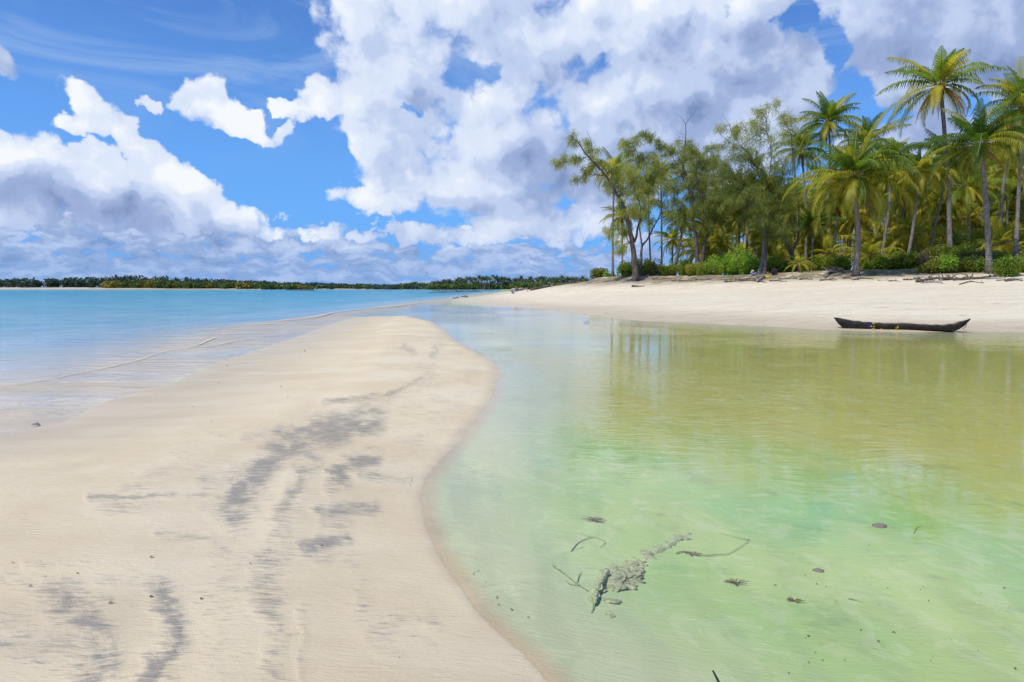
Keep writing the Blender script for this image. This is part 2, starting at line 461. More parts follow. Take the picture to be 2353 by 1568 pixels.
# dark mineral sand left in the ripples of the bar: patches measured in the photo
STREAK = [  # px, py, half width, half height, strength, tilt
    (700, 985, 120, 14, .75, -10), (760, 972, 90, 14, .8, -14), (640, 998, 90, 6, .7, 0), (985, 855, 16, 26, .7, 10), (975, 835, 22, 10, .7, 0), (940, 800, 14, 12, .7, 0),
    (1000, 805, 30, 14, .35, 0), (960, 872, 20, 12, .8, 0), (905, 905, 80, 6, .45, -14), (820, 918, 70, 5, .4, -10),
    (590, 1090, 55, 55, .8, -30), (560, 1130, 60, 40, .75, -25), (620, 1050, 50, 16, .75, -18), (480, 1100, 60, 22, .35, 0), (540, 1165, 50, 22, .65, -20),
    (765, 1090, 34, 30, 1.0, -30), (800, 1060, 44, 12, .75, -12), (690, 1080, 26, 14, .7, 0), (665, 1160, 50, 36, .75, -40), (700, 1120, 30, 20, .6, 0),
    (285, 1145, 78, 18, .85, -4), (470, 1140, 30, 14, .5, 0), (770, 1172, 42, 20, .9, -6), (900, 1100, 60, 16, .38, 0), (880, 1170, 60, 26, .25, 0),
    (640, 1243, 26, 20, .9, 0), (742, 1250, 34, 22, .85, -8), (800, 1245, 50, 10, .4, 0), (500, 1250, 60, 28, .38, 0), (430, 1235, 50, 10, .4, 0),
    (620, 1350, 50, 38, .62, 10), (630, 1430, 32, 100, .5, 0), (640, 1540, 40, 60, .5, 0), (680, 1480, 20, 90, .3, 0),
    (380, 1380, 24, 34, .75, 14), (400, 1430, 34, 40, .8, 14), (405, 1470, 42, 30, .95, -20), (370, 1530, 40, 50, .9, -24), (330, 1568, 50, 24, .8, -10),
    (215, 1420, 60, 60, .55, 10), (225, 1480, 60, 40, .85, 0), (240, 1500, 40, 30, .7, 0), (150, 1480, 90, 70, .4, 0), (60, 1480, 80, 90, .22, 0), (130, 1390, 90, 14, .4, 0),
    (880, 1430, 30, 18, .55, 12), (940, 1420, 60, 12, .5, 10), (960, 1450, 40, 40, .25, 20), (930, 960, 40, 10, .5, -8), (1000, 955, 30, 6, .5, 0), (960, 985, 30, 8, .5, -10),
    (1020, 835, 60, 30, .28, 0), (900, 1080, 60, 8, .4, 10), (180, 1300, 120, 10, .3, 0), (120, 1165, 60, 6, .3, 0), (860, 870, 60, 5, .3, 0),
]
dark = np.zeros(len(GX))
for (px, py, rx, ry, w, tl) in STREAK:
    c = flat(px, py, .13); a = flat(px + rx, py, .13); b0 = flat(px, py - ry, .13); b1 = flat(px, py + ry, .13)
    hx = a.x - c.x; hy = (b0.y - b1.y) / 2
    xx, yy = GX - c.x - (c.x / c.y) * (GY - c.y), GY - c.y
    u, v = xx / hx, yy / hy
    t = -math.radians(tl); u, v = u + math.tan(t) * v * (ry / rx), v - math.tan(t) * u * (rx / ry)
    r2 = u * u + v * v + 1.1 * fbm(GX * 6 / max(hx, .1) * .3, GY * 4, 3)
    dark = np.maximum(dark, w * np.clip((1.55 - r2) / 1.3, 0, 1))
# long connected bands of dark ripples, following the bar
dark *= .55
def photo_xy(X, Y, Z):
    w_ = Y * CP - (Z - CAM_H) * SP
    w_ = np.maximum(w_, .05)
    return 1176.5 + FPX * X / w_, 784 - FPX * (Y * SP + (Z - CAM_H) * CP) / w_
PX, PY = photo_xy(GX, GY, H)
BANDS = [  # points, half width across (px), strength
    ([(860, 972), (760, 990), (690, 1005), (630, 1050), (600, 1090), (560, 1130), (540, 1172)], 30, 1.0), ([(700, 985), (640, 998), (560, 1000)], 9, .7),
    ([(660, 1040), (600, 1060), (530, 1100), (470, 1110)], 18, .55), ([(860, 1052), (800, 1068), (765, 1092), (790, 1110)], 16, 1.1),
    ([(720, 1060), (690, 1090), (690, 1120), (660, 1150), (650, 1185)], 20, .8), ([(650, 1195), (640, 1250), (610, 1290), (620, 1350), (630, 1440), (640, 1600)], 30, .62),
    ([(960, 1105), (880, 1098), (830, 1090)], 11, .6), ([(860, 1168), (790, 1172), (740, 1180)], 18, .95), ([(800, 1240), (745, 1252), (710, 1258)], 15, .9),
    ([(210, 1143), (290, 1145), (380, 1138), (480, 1140), (560, 1150)], 10, .75), ([(360, 1365), (385, 1390), (405, 1440), (410, 1475), (375, 1520), (320, 1590)], 26, 1.1),
    ([(150, 1385), (200, 1420), (235, 1480), (240, 1530), (200, 1600)], 46, .85), ([(20, 1470), (100, 1480), (180, 1470)], 50, .45), ([(90, 1390), (180, 1372), (260, 1380)], 9, .5),
    ([(1000, 800), (985, 845), (965, 870), (905, 905), (820, 918), (740, 925)], 7, .75), ([(930, 795), (950, 812)], 7, .6), ([(1040, 840), (960, 845)], 8, .4), ([(870, 955), (1010, 950)], 6, .4),
    ([(380, 1228), (470, 1235), (520, 1270)], 14, .5), ([(60, 1300), (200, 1296), (280, 1300)], 7, .4), ([(870, 1430), (950, 1420), (1000, 1440)], 12, .55), ([(880, 1440), (900, 1480)], 12, .4), ([(700, 1400), (690, 1568)], 14, .35),
    ([(1010, 790), (960, 830), (940, 880), (860, 940), (760, 1010), (700, 1080), (650, 1180)], 24, .40), ([(1090, 850), (1050, 920), (980, 990), (900, 1060)], 30, .34),
    ([(500, 1020), (400, 1080), (300, 1130)], 32, .34), ([(560, 1180), (520, 1290), (500, 1420), (480, 1600)], 44, .34), ([(800, 1290), (830, 1400), (900, 1500)], 34, .30), ([(10, 1330), (120, 1360), (330, 1330)], 20, .32),
    ([(1010, 780), (900, 770)], 5, .3), ([(1060, 815), (960, 822)], 5, .35), ([(1090, 870), (1000, 880)], 6, .35), ([(1080, 920), (980, 925)], 6, .3),
]
for pts, hw_, st in BANDS:
    sel = (PX > min(q[0] for q in pts) - 3 * hw_ - 60) & (PX < max(q[0] for q in pts) + 3 * hw_ + 60) & (PY > min(q[1] for q in pts) - 60) & (PY < max(q[1] for q in pts) + 60) & (GY > 0)
    x_, y_ = PX[sel], PY[sel]
    n1 = fbm(x_ / 60 + 3 * hw_, y_ / 26, 4); n2 = fbm(x_ / 22, y_ / 6 + hw_, 3)
    d_ = pline(x_ + 40 * n1, (y_ + 10 * n2), pts) / (hw_ * 1.35 * (1 + 1.6 * fbm(x_ / 140, y_ / 70 + st, 3)))
    dark[sel] = np.maximum(dark[sel], st * np.exp(-d_ ** 2 * .9) * np.clip(.85 + 1.5 * n1 + .9 * n2, .12, 1.15))
dark *= (dB > 0.1) * (GY < 45)
ridgy = sst(PX, 820, 930) * (1 - sst(PX, 1090, 1150)) * sst(PY, 745, 790) * (1 - sst(PY, 1020, 1090)) * (GY > 0)
dark = np.maximum(dark, .34 * ridgy * np.clip(.6 + 2.2 * fbm(PX / 50, PY / 9, 3), 0, 1))  # small shadows of the sand ridges painted as grey into the mask
dark = np.clip(dark, 0, 1)

wet = np.where(dB > 0, (1 - sst(dB, .0, np.interp(GY, [3, 10, 30], [.10, .25, .5]))) * RT + (1 - RT) * (1 - sst(dB, .3, 3.2)), 0)
wet = np.maximum(wet, np.where(dB > 0, .9 * sst(-GY, -9, -3.5) * (.45 + .55 * sst(fbm(GX * .8 + 3, GY * .5, 4), -.12, .15)), 0))
wet = np.maximum(wet, np.where(dC > 0, 1 - sst(dC + 2.0 * fbm(GX * .2, GY * .5, 3), .3, 6.5), 0))
wet = np.where((dB <= 0) & (dC <= 0), 1, wet)
duney = np.where(dC > 0, sst(dD + 2.5 * fbm(GX * .3, GY * .6, 3), -9.5, -3), 0) + np.where(dF > 30, 1.0, 0) * (dC <= 0)
me = np_mesh('ground', V, F, attrs={'dark': A(dark), 'wet': A(wet), 'duney': A(duney), 'beach': A((dC > 0) * 1.0), 'right': A(RT), 'far': A(sst(dF, 24, 32))})

M = {}
def new_mat(name):
    m = bpy.data.materials.new(name); m.use_nodes = True
    m.node_tree.nodes.clear()
    T = NT(m.node_tree)
    out = T.n('ShaderNodeOutputMaterial')
    M[name] = m
    return m, T, out

def princ(T, out, col, rough=.6, bump=None, spec=.5, **kw):
    b = T.n('ShaderNodeBsdfPrincipled')
    T.put(b.inputs['Base Color'], col if isinstance(col, bpy.types.NodeSocket) else (*col, 1.0))
    T.put(b.inputs['Roughness'], rough)
    T.put(b.inputs['Specular IOR Level'], spec)
    if bump is not None: T.put(b.inputs['Normal'], bump)
    for k, q in kw.items(): T.put(b.inputs[k], q)
    if out is not None: T.t.links.new(b.outputs[0], out.inputs[0])
    return b
def bumpn(T, h, strength=.3, dist=.02):
    b = T.n('ShaderNodeBump')
    b.inputs['Strength'].default_value = strength
    b.inputs['Distance'].default_value = dist
    T.put(b.inputs['Height'], h)
    return b.outputs[0]

m, T, out = new_mat('sand')
geo = T.n('ShaderNodeNewGeometry').outputs['Position']
gx, gy, gzz = T.sep(geo)
aw, ad, au, ab, af, ar = [T.attr(k).outputs['Fac'] for k in ('wet', 'dark', 'duney', 'beach', 'far', 'right')]
dry = T.mix(T.ss(T.noise(geo, .7, 5, .6), .35, .65), (.74, .595, .365), (.81, .69, .455))
grain = T.noise(geo, 260, 2, .6)
dry = T.mix(T.ss(grain, .3, .7, 0, .22), dry, (.38, .31, .24))
bcol = T.mix(T.ss(T.noise(T.v('MULTIPLY', geo, (.25, 1, 1)), .8, 5, .6), .35, .65), (.75, .635, .44), (.81, .71, .52))
dry = T.mix(ab, dry, bcol)
wetc = T.mix(T.ss(T.noise(T.v('MULTIPLY', geo, (.5, 1.6, 1)), 1.4, 5, .6), .35, .65), (.58, .46, .275), (.66, .54, .345))
col = T.mix(T.m('MULTIPLY', aw, .85), dry, wetc)
# ripple streaks (fine, running across)
wrp = T.v('MULTIPLY_ADD', T.noise(geo, 1.3, 3, .5, col=True), (.10, .22, 0), geo)
rv = T.v('MULTIPLY', wrp, (5.0, 34.0, 1))
rp = T.noise(rv, 1.0, 5, .62)
rp2 = T.noise(T.v('MULTIPLY', wrp, (14, 95, 1)), 1.0, 3, .6)
stri = T.m('MULTIPLY_ADD', rp2, .75, T.m('MULTIPLY', rp, .75))
mn = T.ss(T.m('ADD', T.m('MULTIPLY', ad, .42), stri), .81, 1.24)
mn = T.m('MULTIPLY', mn, T.ss(ad, .0, .35))
col = T.mix(T.m('MULTIPLY', mn, .68), col, (.130, .130, .138))
# faint streaks everywhere on the bar
fs = T.m('MULTIPLY', T.ss(stri, .80, 1.02, 0, .46), T.ss(T.noise(T.v('MULTIPLY', geo, (.9, 1.3, 1)), .9, 4, .55), .42, .60))
col = T.mix(T.m('MULTIPLY', fs, T.m('SUBTRACT', 1.0, ab)), col, (.30, .27, .25))
# specks of shell and debris
vs = T.voro(geo, 9.0); col = T.mix(T.ss(vs, .035, .02), col, (.85, .82, .76))
vs2 = T.voro(T.v('ADD', geo, (5, 3, 1)), 5.0); col = T.mix(T.ss(vs2, .03, .018, 0, .8), col, (.12, .09, .06))
# wrack and trampled lines on the beach
wl = T.noise(T.v('MULTIPLY', geo, (1.2, 4.0, 1)), 1.0, 6, .68)
col = T.mix(T.m('MULTIPLY', T.ss(wl, .53, .64, 0, .5), ab), col, (.36, .30, .24))
sp = T.voro(T.v('MULTIPLY', geo, (1, 1.6, 1)), 2.2)
col = T.mix(T.m('MULTIPLY', T.ss(sp, .09, .05, 0, .7), ab), col, (.16, .12, .08))
# litter and dry grass on the dune
dn_ = T.noise(geo, .9, 6, .7)
col = T.mix(T.m('MULTIPLY', au, T.ss(dn_, .30, .50, 0, .95)), col, T.mix(T.noise(geo, 5, 4, .6), (.15, .10, .055), (.32, .25, .16)))
col = T.mix(T.m('MULTIPLY', au, T.ss(T.noise(geo, .6, 5, .6), .52, .62, 0, .8)), col, (.14, .17, .05))
# pool and sea bed: algae, with the water's scattered light painted in
uw = T.ss(gzz, T.mixf(ar, -.03, .0), T.mixf(ar, -.62, -.035))
alg = T.noise(T.v('MULTIPLY', geo, (1, .8, 1)), .45, 5, .55, dist=.3)
bedp = T.mix(T.ss(alg, .35, .65), (.50, .63, .23), (.32, .58, .19))
bedp = T.mix(T.ss(T.m('ADD', gy, T.m('MULTIPLY', gx, .35)), 6.5, 12, 0, .92), bedp, (.60, .57, .17))
bedp = T.mix(T.ss(T.noise(geo, 2.2, 6, .65), .54, .72, 0, .35), bedp, (.20, .25, .12))
bedp = T.mix(T.ss(gzz, -.05, -.25), (.58, .63, .38), bedp)
caustic = T.noise(T.v('MULTIPLY', geo, (1, .7, 1)), 3.2, 5, .6, dist=1.6)
bedp = T.mix(T.ss(caustic, .50, .62, 0, .30), bedp, (.68, .76, .46))  # pale caustic light painted into the bed colour
bwv = T.n('ShaderNodeTexWave', wave_type='BANDS'); T.put(bwv.inputs['Vector'], geo); bwv.inputs['Scale'].default_value = .75; bwv.inputs['Distortion'].default_value = 5.0; bwv.inputs['Detail'].default_value = 3
bedp = T.mix(T.m('MULTIPLY', T.ss(bwv.outputs[1], .55, .95, 0, .16), T.ss(gy, 6.5, 3.5)), bedp, (.34, .42, .24))
beds = T.mix(T.ss(T.noise(geo, .12, 4), .4, .6), (.30, .46, .56), (.20, .38, .54))  # blue of light scattered in the water, put into the bed colour
bed = T.mix(ar, beds, bedp)
col = T.mix(uw, col, bed)
rough = T.mixf(aw, .85, .42)
rough = T.mixf(uw, rough, .9)
h1 = T.m('MULTIPLY', stri, 1.0)
h2 = T.noise(geo, 90, 3, .6)
big = T.noise(T.v('MULTIPLY', geo, (1, 1.8, 1)), 2.6, 5, .65)
hh = T.m('ADD', T.m('MULTIPLY', h1, T.mixf(ab, .010, .004)), T.m('MULTIPLY', h2, .0018))
hh = T.m('ADD', hh, T.m('MULTIPLY', big, T.mixf(ab, .012, .10)))
hh = T.m('ADD', hh, T.m('MULTIPLY', T.m('MULTIPLY', ad, stri), -.02))
b = T.n('ShaderNodeBump'); b.inputs['Strength'].default_value = .8; b.inputs['Distance'].default_value = 1.0
T.put(b.inputs['Height'], hh)
princ(T, out, col, rough, b.outputs[0], spec=T.mixf(aw, .25, .5))
g = mesh_obj('ground', me, m)
tag(g, kind='structure')

# ------------------------------------------------------------------ water: one body with a real surface
m, T, out = new_mat('water')
geo = T.n('ShaderNodeNewGeometry').outputs['Position']
gx, gy, _z = T.sep(geo)
seam = T.m('MULTIPLY', T.ss(T.m('ADD', gx, T.m('MULTIPLY', gy, .13)), -1.7, -.7), T.ss(gy, 72, 52))                # 0 = sea, 1 = pool
wv = T.v('ADD', geo, T.v('SCALE', T.noise(geo, .5, 2, .5, col=True)))
mp = T.n('ShaderNodeMapping'); mp.inputs['Rotation'].default_value = (0, 0, .12); mp.inputs['Scale'].default_value = (1.0, 3.6, 1); T.put(mp.inputs[0], wv)
rip = T.noise(mp.outputs[0], 2.7, 3, .5, dist=.3)
mp2 = T.n('ShaderNodeMapping'); mp2.inputs['Rotation'].default_value = (0, 0, -.05); mp2.inputs['Scale'].default_value = (.55, 2.0, 1); T.put(mp2.inputs[0], wv)
wav = T.noise(mp2.outputs[0], 1.1, 4, .55)
calm = T.ss(T.noise(geo, .11, 3, .5), .40, .60)
far_ = T.ss(gy, 4.5, 11)
amp_p = T.m('MULTIPLY', T.m('MULTIPLY_ADD', far_, .0042, .0024), T.m('MULTIPLY_ADD', calm, 1.0, .35))
amp_s = T.m('MULTIPLY_ADD', T.ss(gy, 10, 60), .10, .022)
hp = T.m('MULTIPLY', rip, amp_p)
hs = T.m('ADD', T.m('MULTIPLY', wav, amp_s), T.m('MULTIPLY', rip, .004))
h = T.mixf(seam, hs, hp)
b = T.n('ShaderNodeBump'); b.inputs['Strength'].default_value = 1.0; b.inputs['Distance'].default_value = 1.0
T.put(b.inputs['Height'], h)
fr = T.n('ShaderNodeFresnel'); fr.inputs['IOR'].default_value = 1.33; T.put(fr.inputs['Normal'], b.outputs[0])
gl = T.n('ShaderNodeBsdfGlossy'); T.put(gl.inputs['Roughness'], T.mixf(seam, .07, .03)); T.put(gl.inputs['Normal'], b.outputs[0])
gl.inputs['Color'].default_value = (1, 1, 1, 1)
tr = T.n('ShaderNodeBsdfTransparent')
mx = T.n('ShaderNodeMixShader')
T.put(mx.inputs[0], T.m('MULTIPLY', fr.outputs[0], T.mixf(seam, T.m('MULTIPLY', T.ss(gy, 8, 30, .95, .55), T.ss(T.noise(T.v('MULTIPLY', geo, (.10, .42, 1)), 1.0, 6, .62), .36, .62, .62, 1.3)), 1.0))); T.t.links.new(tr.outputs[0], mx.inputs[1]); T.t.links.new(gl.outputs[0], mx.inputs[2])
T.t.links.new(mx.outputs[0], out.inputs[0])
va = T.n('ShaderNodeVolumeAbsorption'); va.inputs['Color'].default_value = (.55, .93, .97, 1); va.inputs['Density'].default_value = .012
T.t.links.new(va.outputs[0], out.inputs['Volume'])
bm = bmesh.new()
S, D = 2500, -7.0
vs_ = [bm.verts.new(p) for p in [(-S, -S, D), (S, -S, D), (S, S, D), (-S, S, D), (-S, -S, 0), (S, -S, 0), (S, S, 0), (-S, S, 0)]]
for f in [(3, 2, 1, 0), (4, 5, 6, 7), (0, 1, 5, 4), (1, 2, 6, 5), (2, 3, 7, 6), (3, 0, 4, 7)]: bm.faces.new([vs_[k] for k in f])
me = bpy.data.meshes.new('water'); bm.to_mesh(me); bm.free()
tag(mesh_obj('water', me, m), kind='structure')
# ------------------------------------------------------------------ plant materials
def leaf_mat(name, c1, c2, scale=1.2, transl=.35, rough=.45):
    m, T, out = new_mat(name)
    geo = T.n('ShaderNodeNewGeometry').outputs['Position']
    oi = T.n('ShaderNodeObjectInfo').outputs['Random']
    f = T.m('MULTIPLY_ADD', oi, .35, T.m('SUBTRACT', T.noise(geo, scale, 4, .65), .17))
    col = T.mix(T.ss(f, .3, .72), c1, c2)
    b = princ(T, None, col, rough, spec=.35)
    tl = T.n('ShaderNodeBsdfTranslucent')
    T.put(tl.inputs[0], T.v('MULTIPLY', col, (1.25, 1.25, .7)))
    mx = T.n('ShaderNodeMixShader'); mx.inputs[0].default_value = transl
    T.t.links.new(b.outputs[0], mx.inputs[1]); T.t.links.new(tl.outputs[0], mx.inputs[2])
    T.t.links.new(mx.outputs[0], out.inputs[0])
    return m
leaf_mat('frond_green', (.08, .16, .018), (.28, .38, .04), 1.0, .55)
leaf_mat('frond_yellow', (.32, .34, .03), (.66, .56, .07), .8, .55)
leaf_mat('frond_dead', (.20, .085, .025), (.46, .25, .07), 1.2)
leaf_mat('she_oak', (.17, .22, .045), (.46, .47, .11), .55, .45)
leaf_mat('bush_green', (.17, .25, .03), (.40, .48, .07), 1.6, .55)
leaf_mat('bush_olive', (.20, .23, .035), (.44, .42, .08), 1.6, .5)
leaf_mat('bush_bright', (.16, .30, .025), (.36, .54, .06), 1.6)
leaf_mat('bush_dry', (.17, .13, .08), (.33, .26, .16), 2.0)
leaf_mat('far_dark', (.06, .10, .075), (.11, .165, .09), .09, .3)
leaf_mat('far_green', (.07, .13, .035), (.16, .22, .05), .09, .3)
leaf_mat('far_yellow', (.13, .14, .022), (.33, .27, .03), .07, .2)
leaf_mat('far_palm', (.06, .10, .045), (.14, .19, .07), .15, .3)

def bark_mat(name, c1, c2, ring=0.0, scale=6):
    m, T, out = new_mat(name)
    geo = T.n('ShaderNodeNewGeometry').outputs['Position']
    n1 = T.noise(T.v('MULTIPLY', geo, (1, 1, .35)), scale, 6, .65)
    col = T.mix(T.ss(n1, .35, .65), c1, c2)
    h = n1
    if ring:
        w = T.n('ShaderNodeTexWave', wave_type='BANDS', bands_direction='Z')
        T.put(w.inputs['Vector'], geo); w.inputs['Scale'].default_value = ring; w.inputs['Distortion'].default_value = 1.5
        w.inputs['Detail'].default_value = 2
        col = T.mix(T.ss(w.outputs[1], .0, .45, .55, 0), col, tuple(c * .45 for c in c1))
        h = T.m('ADD', h, w.outputs[1])
    princ(T, out, col, .85, bumpn(T, h, .6, .03), spec=.2)
bark_mat('palm_bark', (.17, .145, .125), (.33, .29, .255), ring=2.2)
bark_mat('dark_bark', (.060, .048, .040), (.17, .14, .12))
bark_mat('grey_bark', (.13, .11, .10), (.30, .27, .24))
bark_mat('driftwood', (.22, .19, .17), (.50, .45, .40), scale=9)
bark_mat('dark_driftwood', (.075, .055, .045), (.24, .19, .15), scale=9)
bark_mat('fibre', (.07, .035, .018), (.24, .12, .05), scale=9)
bark_mat('rachis', (.24, .24, .07), (.42, .36, .12), scale=3)
bark_mat('coconut_green', (.12, .15, .03), (.30, .22, .05), scale=5)

# ------------------------------------------------------------------ geometry helpers
class Geo:
    def __init__(s):
        s.V, s.F, s.M, s.n = [], [], [], 0
    def add(s, V, F, mi=0):
        V = np.asarray(V, float).reshape(-1, 3); F = np.asarray(F, int).reshape(-1, 4)
        s.V.append(V); s.F.append(np.where(F < 0, -1, F + s.n)); s.M.append(np.full(len(F), mi)); s.n += len(V)
    def mesh(s, name, smooth=True):
        return np_mesh(name, np.concatenate(s.V), np.concatenate(s.F), np.concatenate(s.M), smooth)
    def tube(s, P, R, mi=0, sides=7, capped=True):
        P = np.asarray(P, float); n = len(P)
        R = np.broadcast_to(np.asarray(R, float), (n,))
        Tn = np.gradient(P, axis=0); Tn /= np.linalg.norm(Tn, axis=1)[:, None] + 1e-9
        up = np.array([0, 1.0, 0]) if abs(Tn[:, 1]).mean() < .8 else np.array([1.0, 0, 0])
        A_ = np.cross(Tn, up); A_ /= np.linalg.norm(A_, axis=1)[:, None] + 1e-9
        B_ = np.cross(Tn, A_)
        th = np.linspace(0, 2 * PI, sides, endpoint=False)
        V = P[:, None] + R[:, None, None] * (np.cos(th)[None, :, None] * A_[:, None] + np.sin(th)[None, :, None] * B_[:, None])
        i, j = np.meshgrid(np.arange(n - 1), np.arange(sides), indexing='ij'); j2 = (j + 1) % sides
        F = np.stack([i * sides + j, i * sides + j2, (i + 1) * sides + j2, (i + 1) * sides + j], -1).reshape(-1, 4)
        V = V.reshape(-1, 3)
        if capped:
            V = np.concatenate([V, P[:1], P[-1:]])
            a, b = n * sides, n * sides + 1
            F = np.concatenate([F, [[a, (j + 1) % sides, j, -1] for j in range(sides)], [[b, (n - 1) * sides + j, (n - 1) * sides + (j + 1) % sides, -1] for j in range(sides)]])
        s.add(V, F, mi)

def smooth_path(P, n):
    """Catmull-Rom through the points"""
    P = np.asarray(P, float)
    if len(P) == 2: return P[0] + (P[1] - P[0]) * np.linspace(0, 1, n)[:, None]
    Q = np.vstack([2 * P[0] - P[1], P, 2 * P[-1] - P[-2]])
    out = []
    for t in np.linspace(0, len(P) - 1 - 1e-6, n):
        k = int(t); f = t - k
        a, b, c, d = Q[k:k + 4]
        out.append(.5 * (2 * b + (c - a) * f + (2 * a - 5 * b + 4 * c - d) * f * f + (3 * b - a - 3 * c + d) * f ** 3))
    return np.array(out)

def frond(G, r, az, el0, L, droop, mi, nl=36, wmul=1.0, wind=.22, leaf=1.2, limp=0.0):
    ns = 10
    s = np.linspace(0, 1, ns + 1)
    e = el0 - droop * s ** 1.35
    az_ = az + (r.rand() - .5) * .35 * s
    d = np.stack([np.cos(az_) * np.cos(e), np.sin(az_) * np.cos(e), np.sin(e)], 1)
    d[:, 0] -= wind * .5 * s; d /= np.linalg.norm(d, axis=1)[:, None]
    P = np.vstack([[0, 0, 0], np.cumsum((d[:-1] + d[1:]) / 2 * L / ns, 0)]) + np.array([math.cos(az), math.sin(az), .5]) * .12
    G.tube(P, np.linspace(.05, .012, ns + 1) * wmul, 3 if mi != 2 else 2, sides=3, capped=False)
    t = np.linspace(.13, .99, nl)
    Pi = np.stack([np.interp(t, s, P[:, k]) for k in range(3)], 1)
    Ti = np.stack([np.interp(t, s, d[:, k]) for k in range(3)], 1); Ti /= np.linalg.norm(Ti, axis=1)[:, None]
    S = np.cross(Ti, [0, 0, 1.0]); S += 1e-4; S /= np.linalg.norm(S, axis=1)[:, None]
    U = np.cross(S, Ti)
    ln = leaf * L / 4.6 * (np.sin(np.clip(t * 1.04, 0, 1) ** .75 * PI) ** .55 * .85 + .18) * (.85 + .3 * r.rand(nl))
    be = np.radians(28 + 42 * t)
    for sd in (-1, 1):
        w = .095 * wmul * (.8 + .4 * r.rand(nl)) * np.interp(t, [0, .5, 1], [1, 1, .6])
        lift = .25 - .55 * limp
        D1 = S * sd * np.cos(be)[:, None] + Ti * np.sin(be)[:, None] + U * lift + np.array([-wind, 0, -.25 - limp]) * (.6 + .4 * r.rand(nl))[:, None]
        D1 /= np.linalg.norm(D1, axis=1)[:, None]
        D2 = D1 * .5 + np.array([-wind * 1.2, 0, -1.25]) + (r.rand(nl, 3) - .5) * .3
        D2 /= np.linalg.norm(D2, axis=1)[:, None]
        a = Pi; b = a + D1 * (ln * .52)[:, None]; c = b + D2 * (ln * .48)[:, None]
        W = Ti * (w / 2)[:, None]
        V = np.stack([a - W, a + W, b + W * .9, b - W * .9, c], 1)
        k = np.arange(nl)[:, None] * 5
        F = np.concatenate([k + [[0, 1, 2, 3]], np.concatenate([k + [[3, 2, 4]], np.full((nl, 1), -1)], 1)])
        G.add(V, F, mi)

def palm_crown(seed, n=26, L=4.6, nl=34, wmul=1.0, wind=.22, yellow=.3, upright=1.0):
    r = np.random.RandomState(seed); G = Geo()
    for k in range(n):
        q = (k + .5) / n
        az = k * 2.39996 + r.rand() * 1.0
        el0 = math.radians(84 - 112 * q ** .9 * (1.15 - .15 * upright) + (r.rand() - .5) * 30)
        dr = math.radians(46 + 60 * q + (r.rand() - .5) * 46) / upright ** .5
        mi = 1 if r.rand() < yellow * (.4 + 1.9 * q) else 0
        frond(G, r, az, el0, L * (.72 + .45 * r.rand()) * (.72 if q < .12 else 1), dr, mi, nl, wmul, wind)
    return G.mesh('crown')
def dead_fronds(seed, n=6, L=3.6, nl=22, wmul=1.2):
    r = np.random.RandomState(seed); G = Geo()
    for k in range(n):
        frond(G, r, r.rand() * 2 * PI, math.radians(-28 - 38 * r.rand()), L * (.7 + .5 * r.rand()), math.radians(35 + 20 * r.rand()), 2, nl, wmul, .12, .8, .6)
    for k in range(16):     # fibre and old stalks round the growing point
        a = r.rand() * 2 * PI; z = -.9 * r.rand()
        G.tube([[0.05 * math.cos(a), .05 * math.sin(a), z + .3], [.28 * math.cos(a), .28 * math.sin(a), z + .05], [.34 * math.cos(a), .34 * math.sin(a), z - .45 * r.rand()]], [.09, .06, .02], 4, 5)
    return G.mesh('dead_fronds')
def coconut_mesh(seed):
    r = np.random.RandomState(seed); G = Geo()
    for k in range(9):
        a = r.rand() * 2 * PI; rr = .26 + .12 * r.rand(); z = -.1 - .45 * r.rand()
        c = np.array([rr * math.cos(a), rr * math.sin(a), z])
        zz = np.linspace(-1, 1, 6); G.tube(c + np.stack([0 * zz, 0 * zz, zz * .14], 1), .11 * np.sqrt(np.clip(1 - zz * zz, .01, 1)), 0, 7)
        G.tube([(0, 0, .25), c * .6 + np.array([0, 0, .12]), c], [.03, .02, .02], 0, 4)
    return G.mesh('coconut_cluster')
PALM_MATS = [M['frond_green'], M['frond_yellow'], M['frond_dead'], M['rachis'], M['fibre']]
def proto(me, mats):
    for m_ in mats: me.materials.append(m_)
    return me
CROWNS = [proto(palm_crown(s, n, 5.0, 38, 1.0, w, y, u), PALM_MATS) for s, n, w, y, u in
          [(1, 36, .25, .28, 1.0), (2, 32, .18, .38, 1.1), (3, 40, .28, .45, .9), (4, 34, .22, .25, 1.2), (5, 30, .3, .5, .9), (6, 36, .2, .3, 1.0)]]
LOWCR = [proto(palm_crown(20 + s, 24, 5.0, 24, 1.5, .2, .85, .95), PALM_MATS) for s in range(4)]
DEADS = [proto(dead_fronds(40 + s, n), PALM_MATS) for s, n in enumerate([7, 5, 9])]
TALLC = proto(palm_crown(77, 26, 4.8, 40, 1.0, .10, .30, 1.35), PALM_MATS)
NUTS = [proto(coconut_mesh(60 + s), [M['coconut_green']]) for s in range(2)]
palm_count = 0

def link_child(name, me, parent, loc=(0, 0, 0), rot=(0, 0, 0), sc=1.0):
    o = bpy.data.objects.new(name, me); COL.objects.link(o)
    o.parent = parent; o.location = loc; o.rotation_euler = rot
    o.scale = (sc, sc, sc) if not isinstance(sc, tuple) else sc
    return o

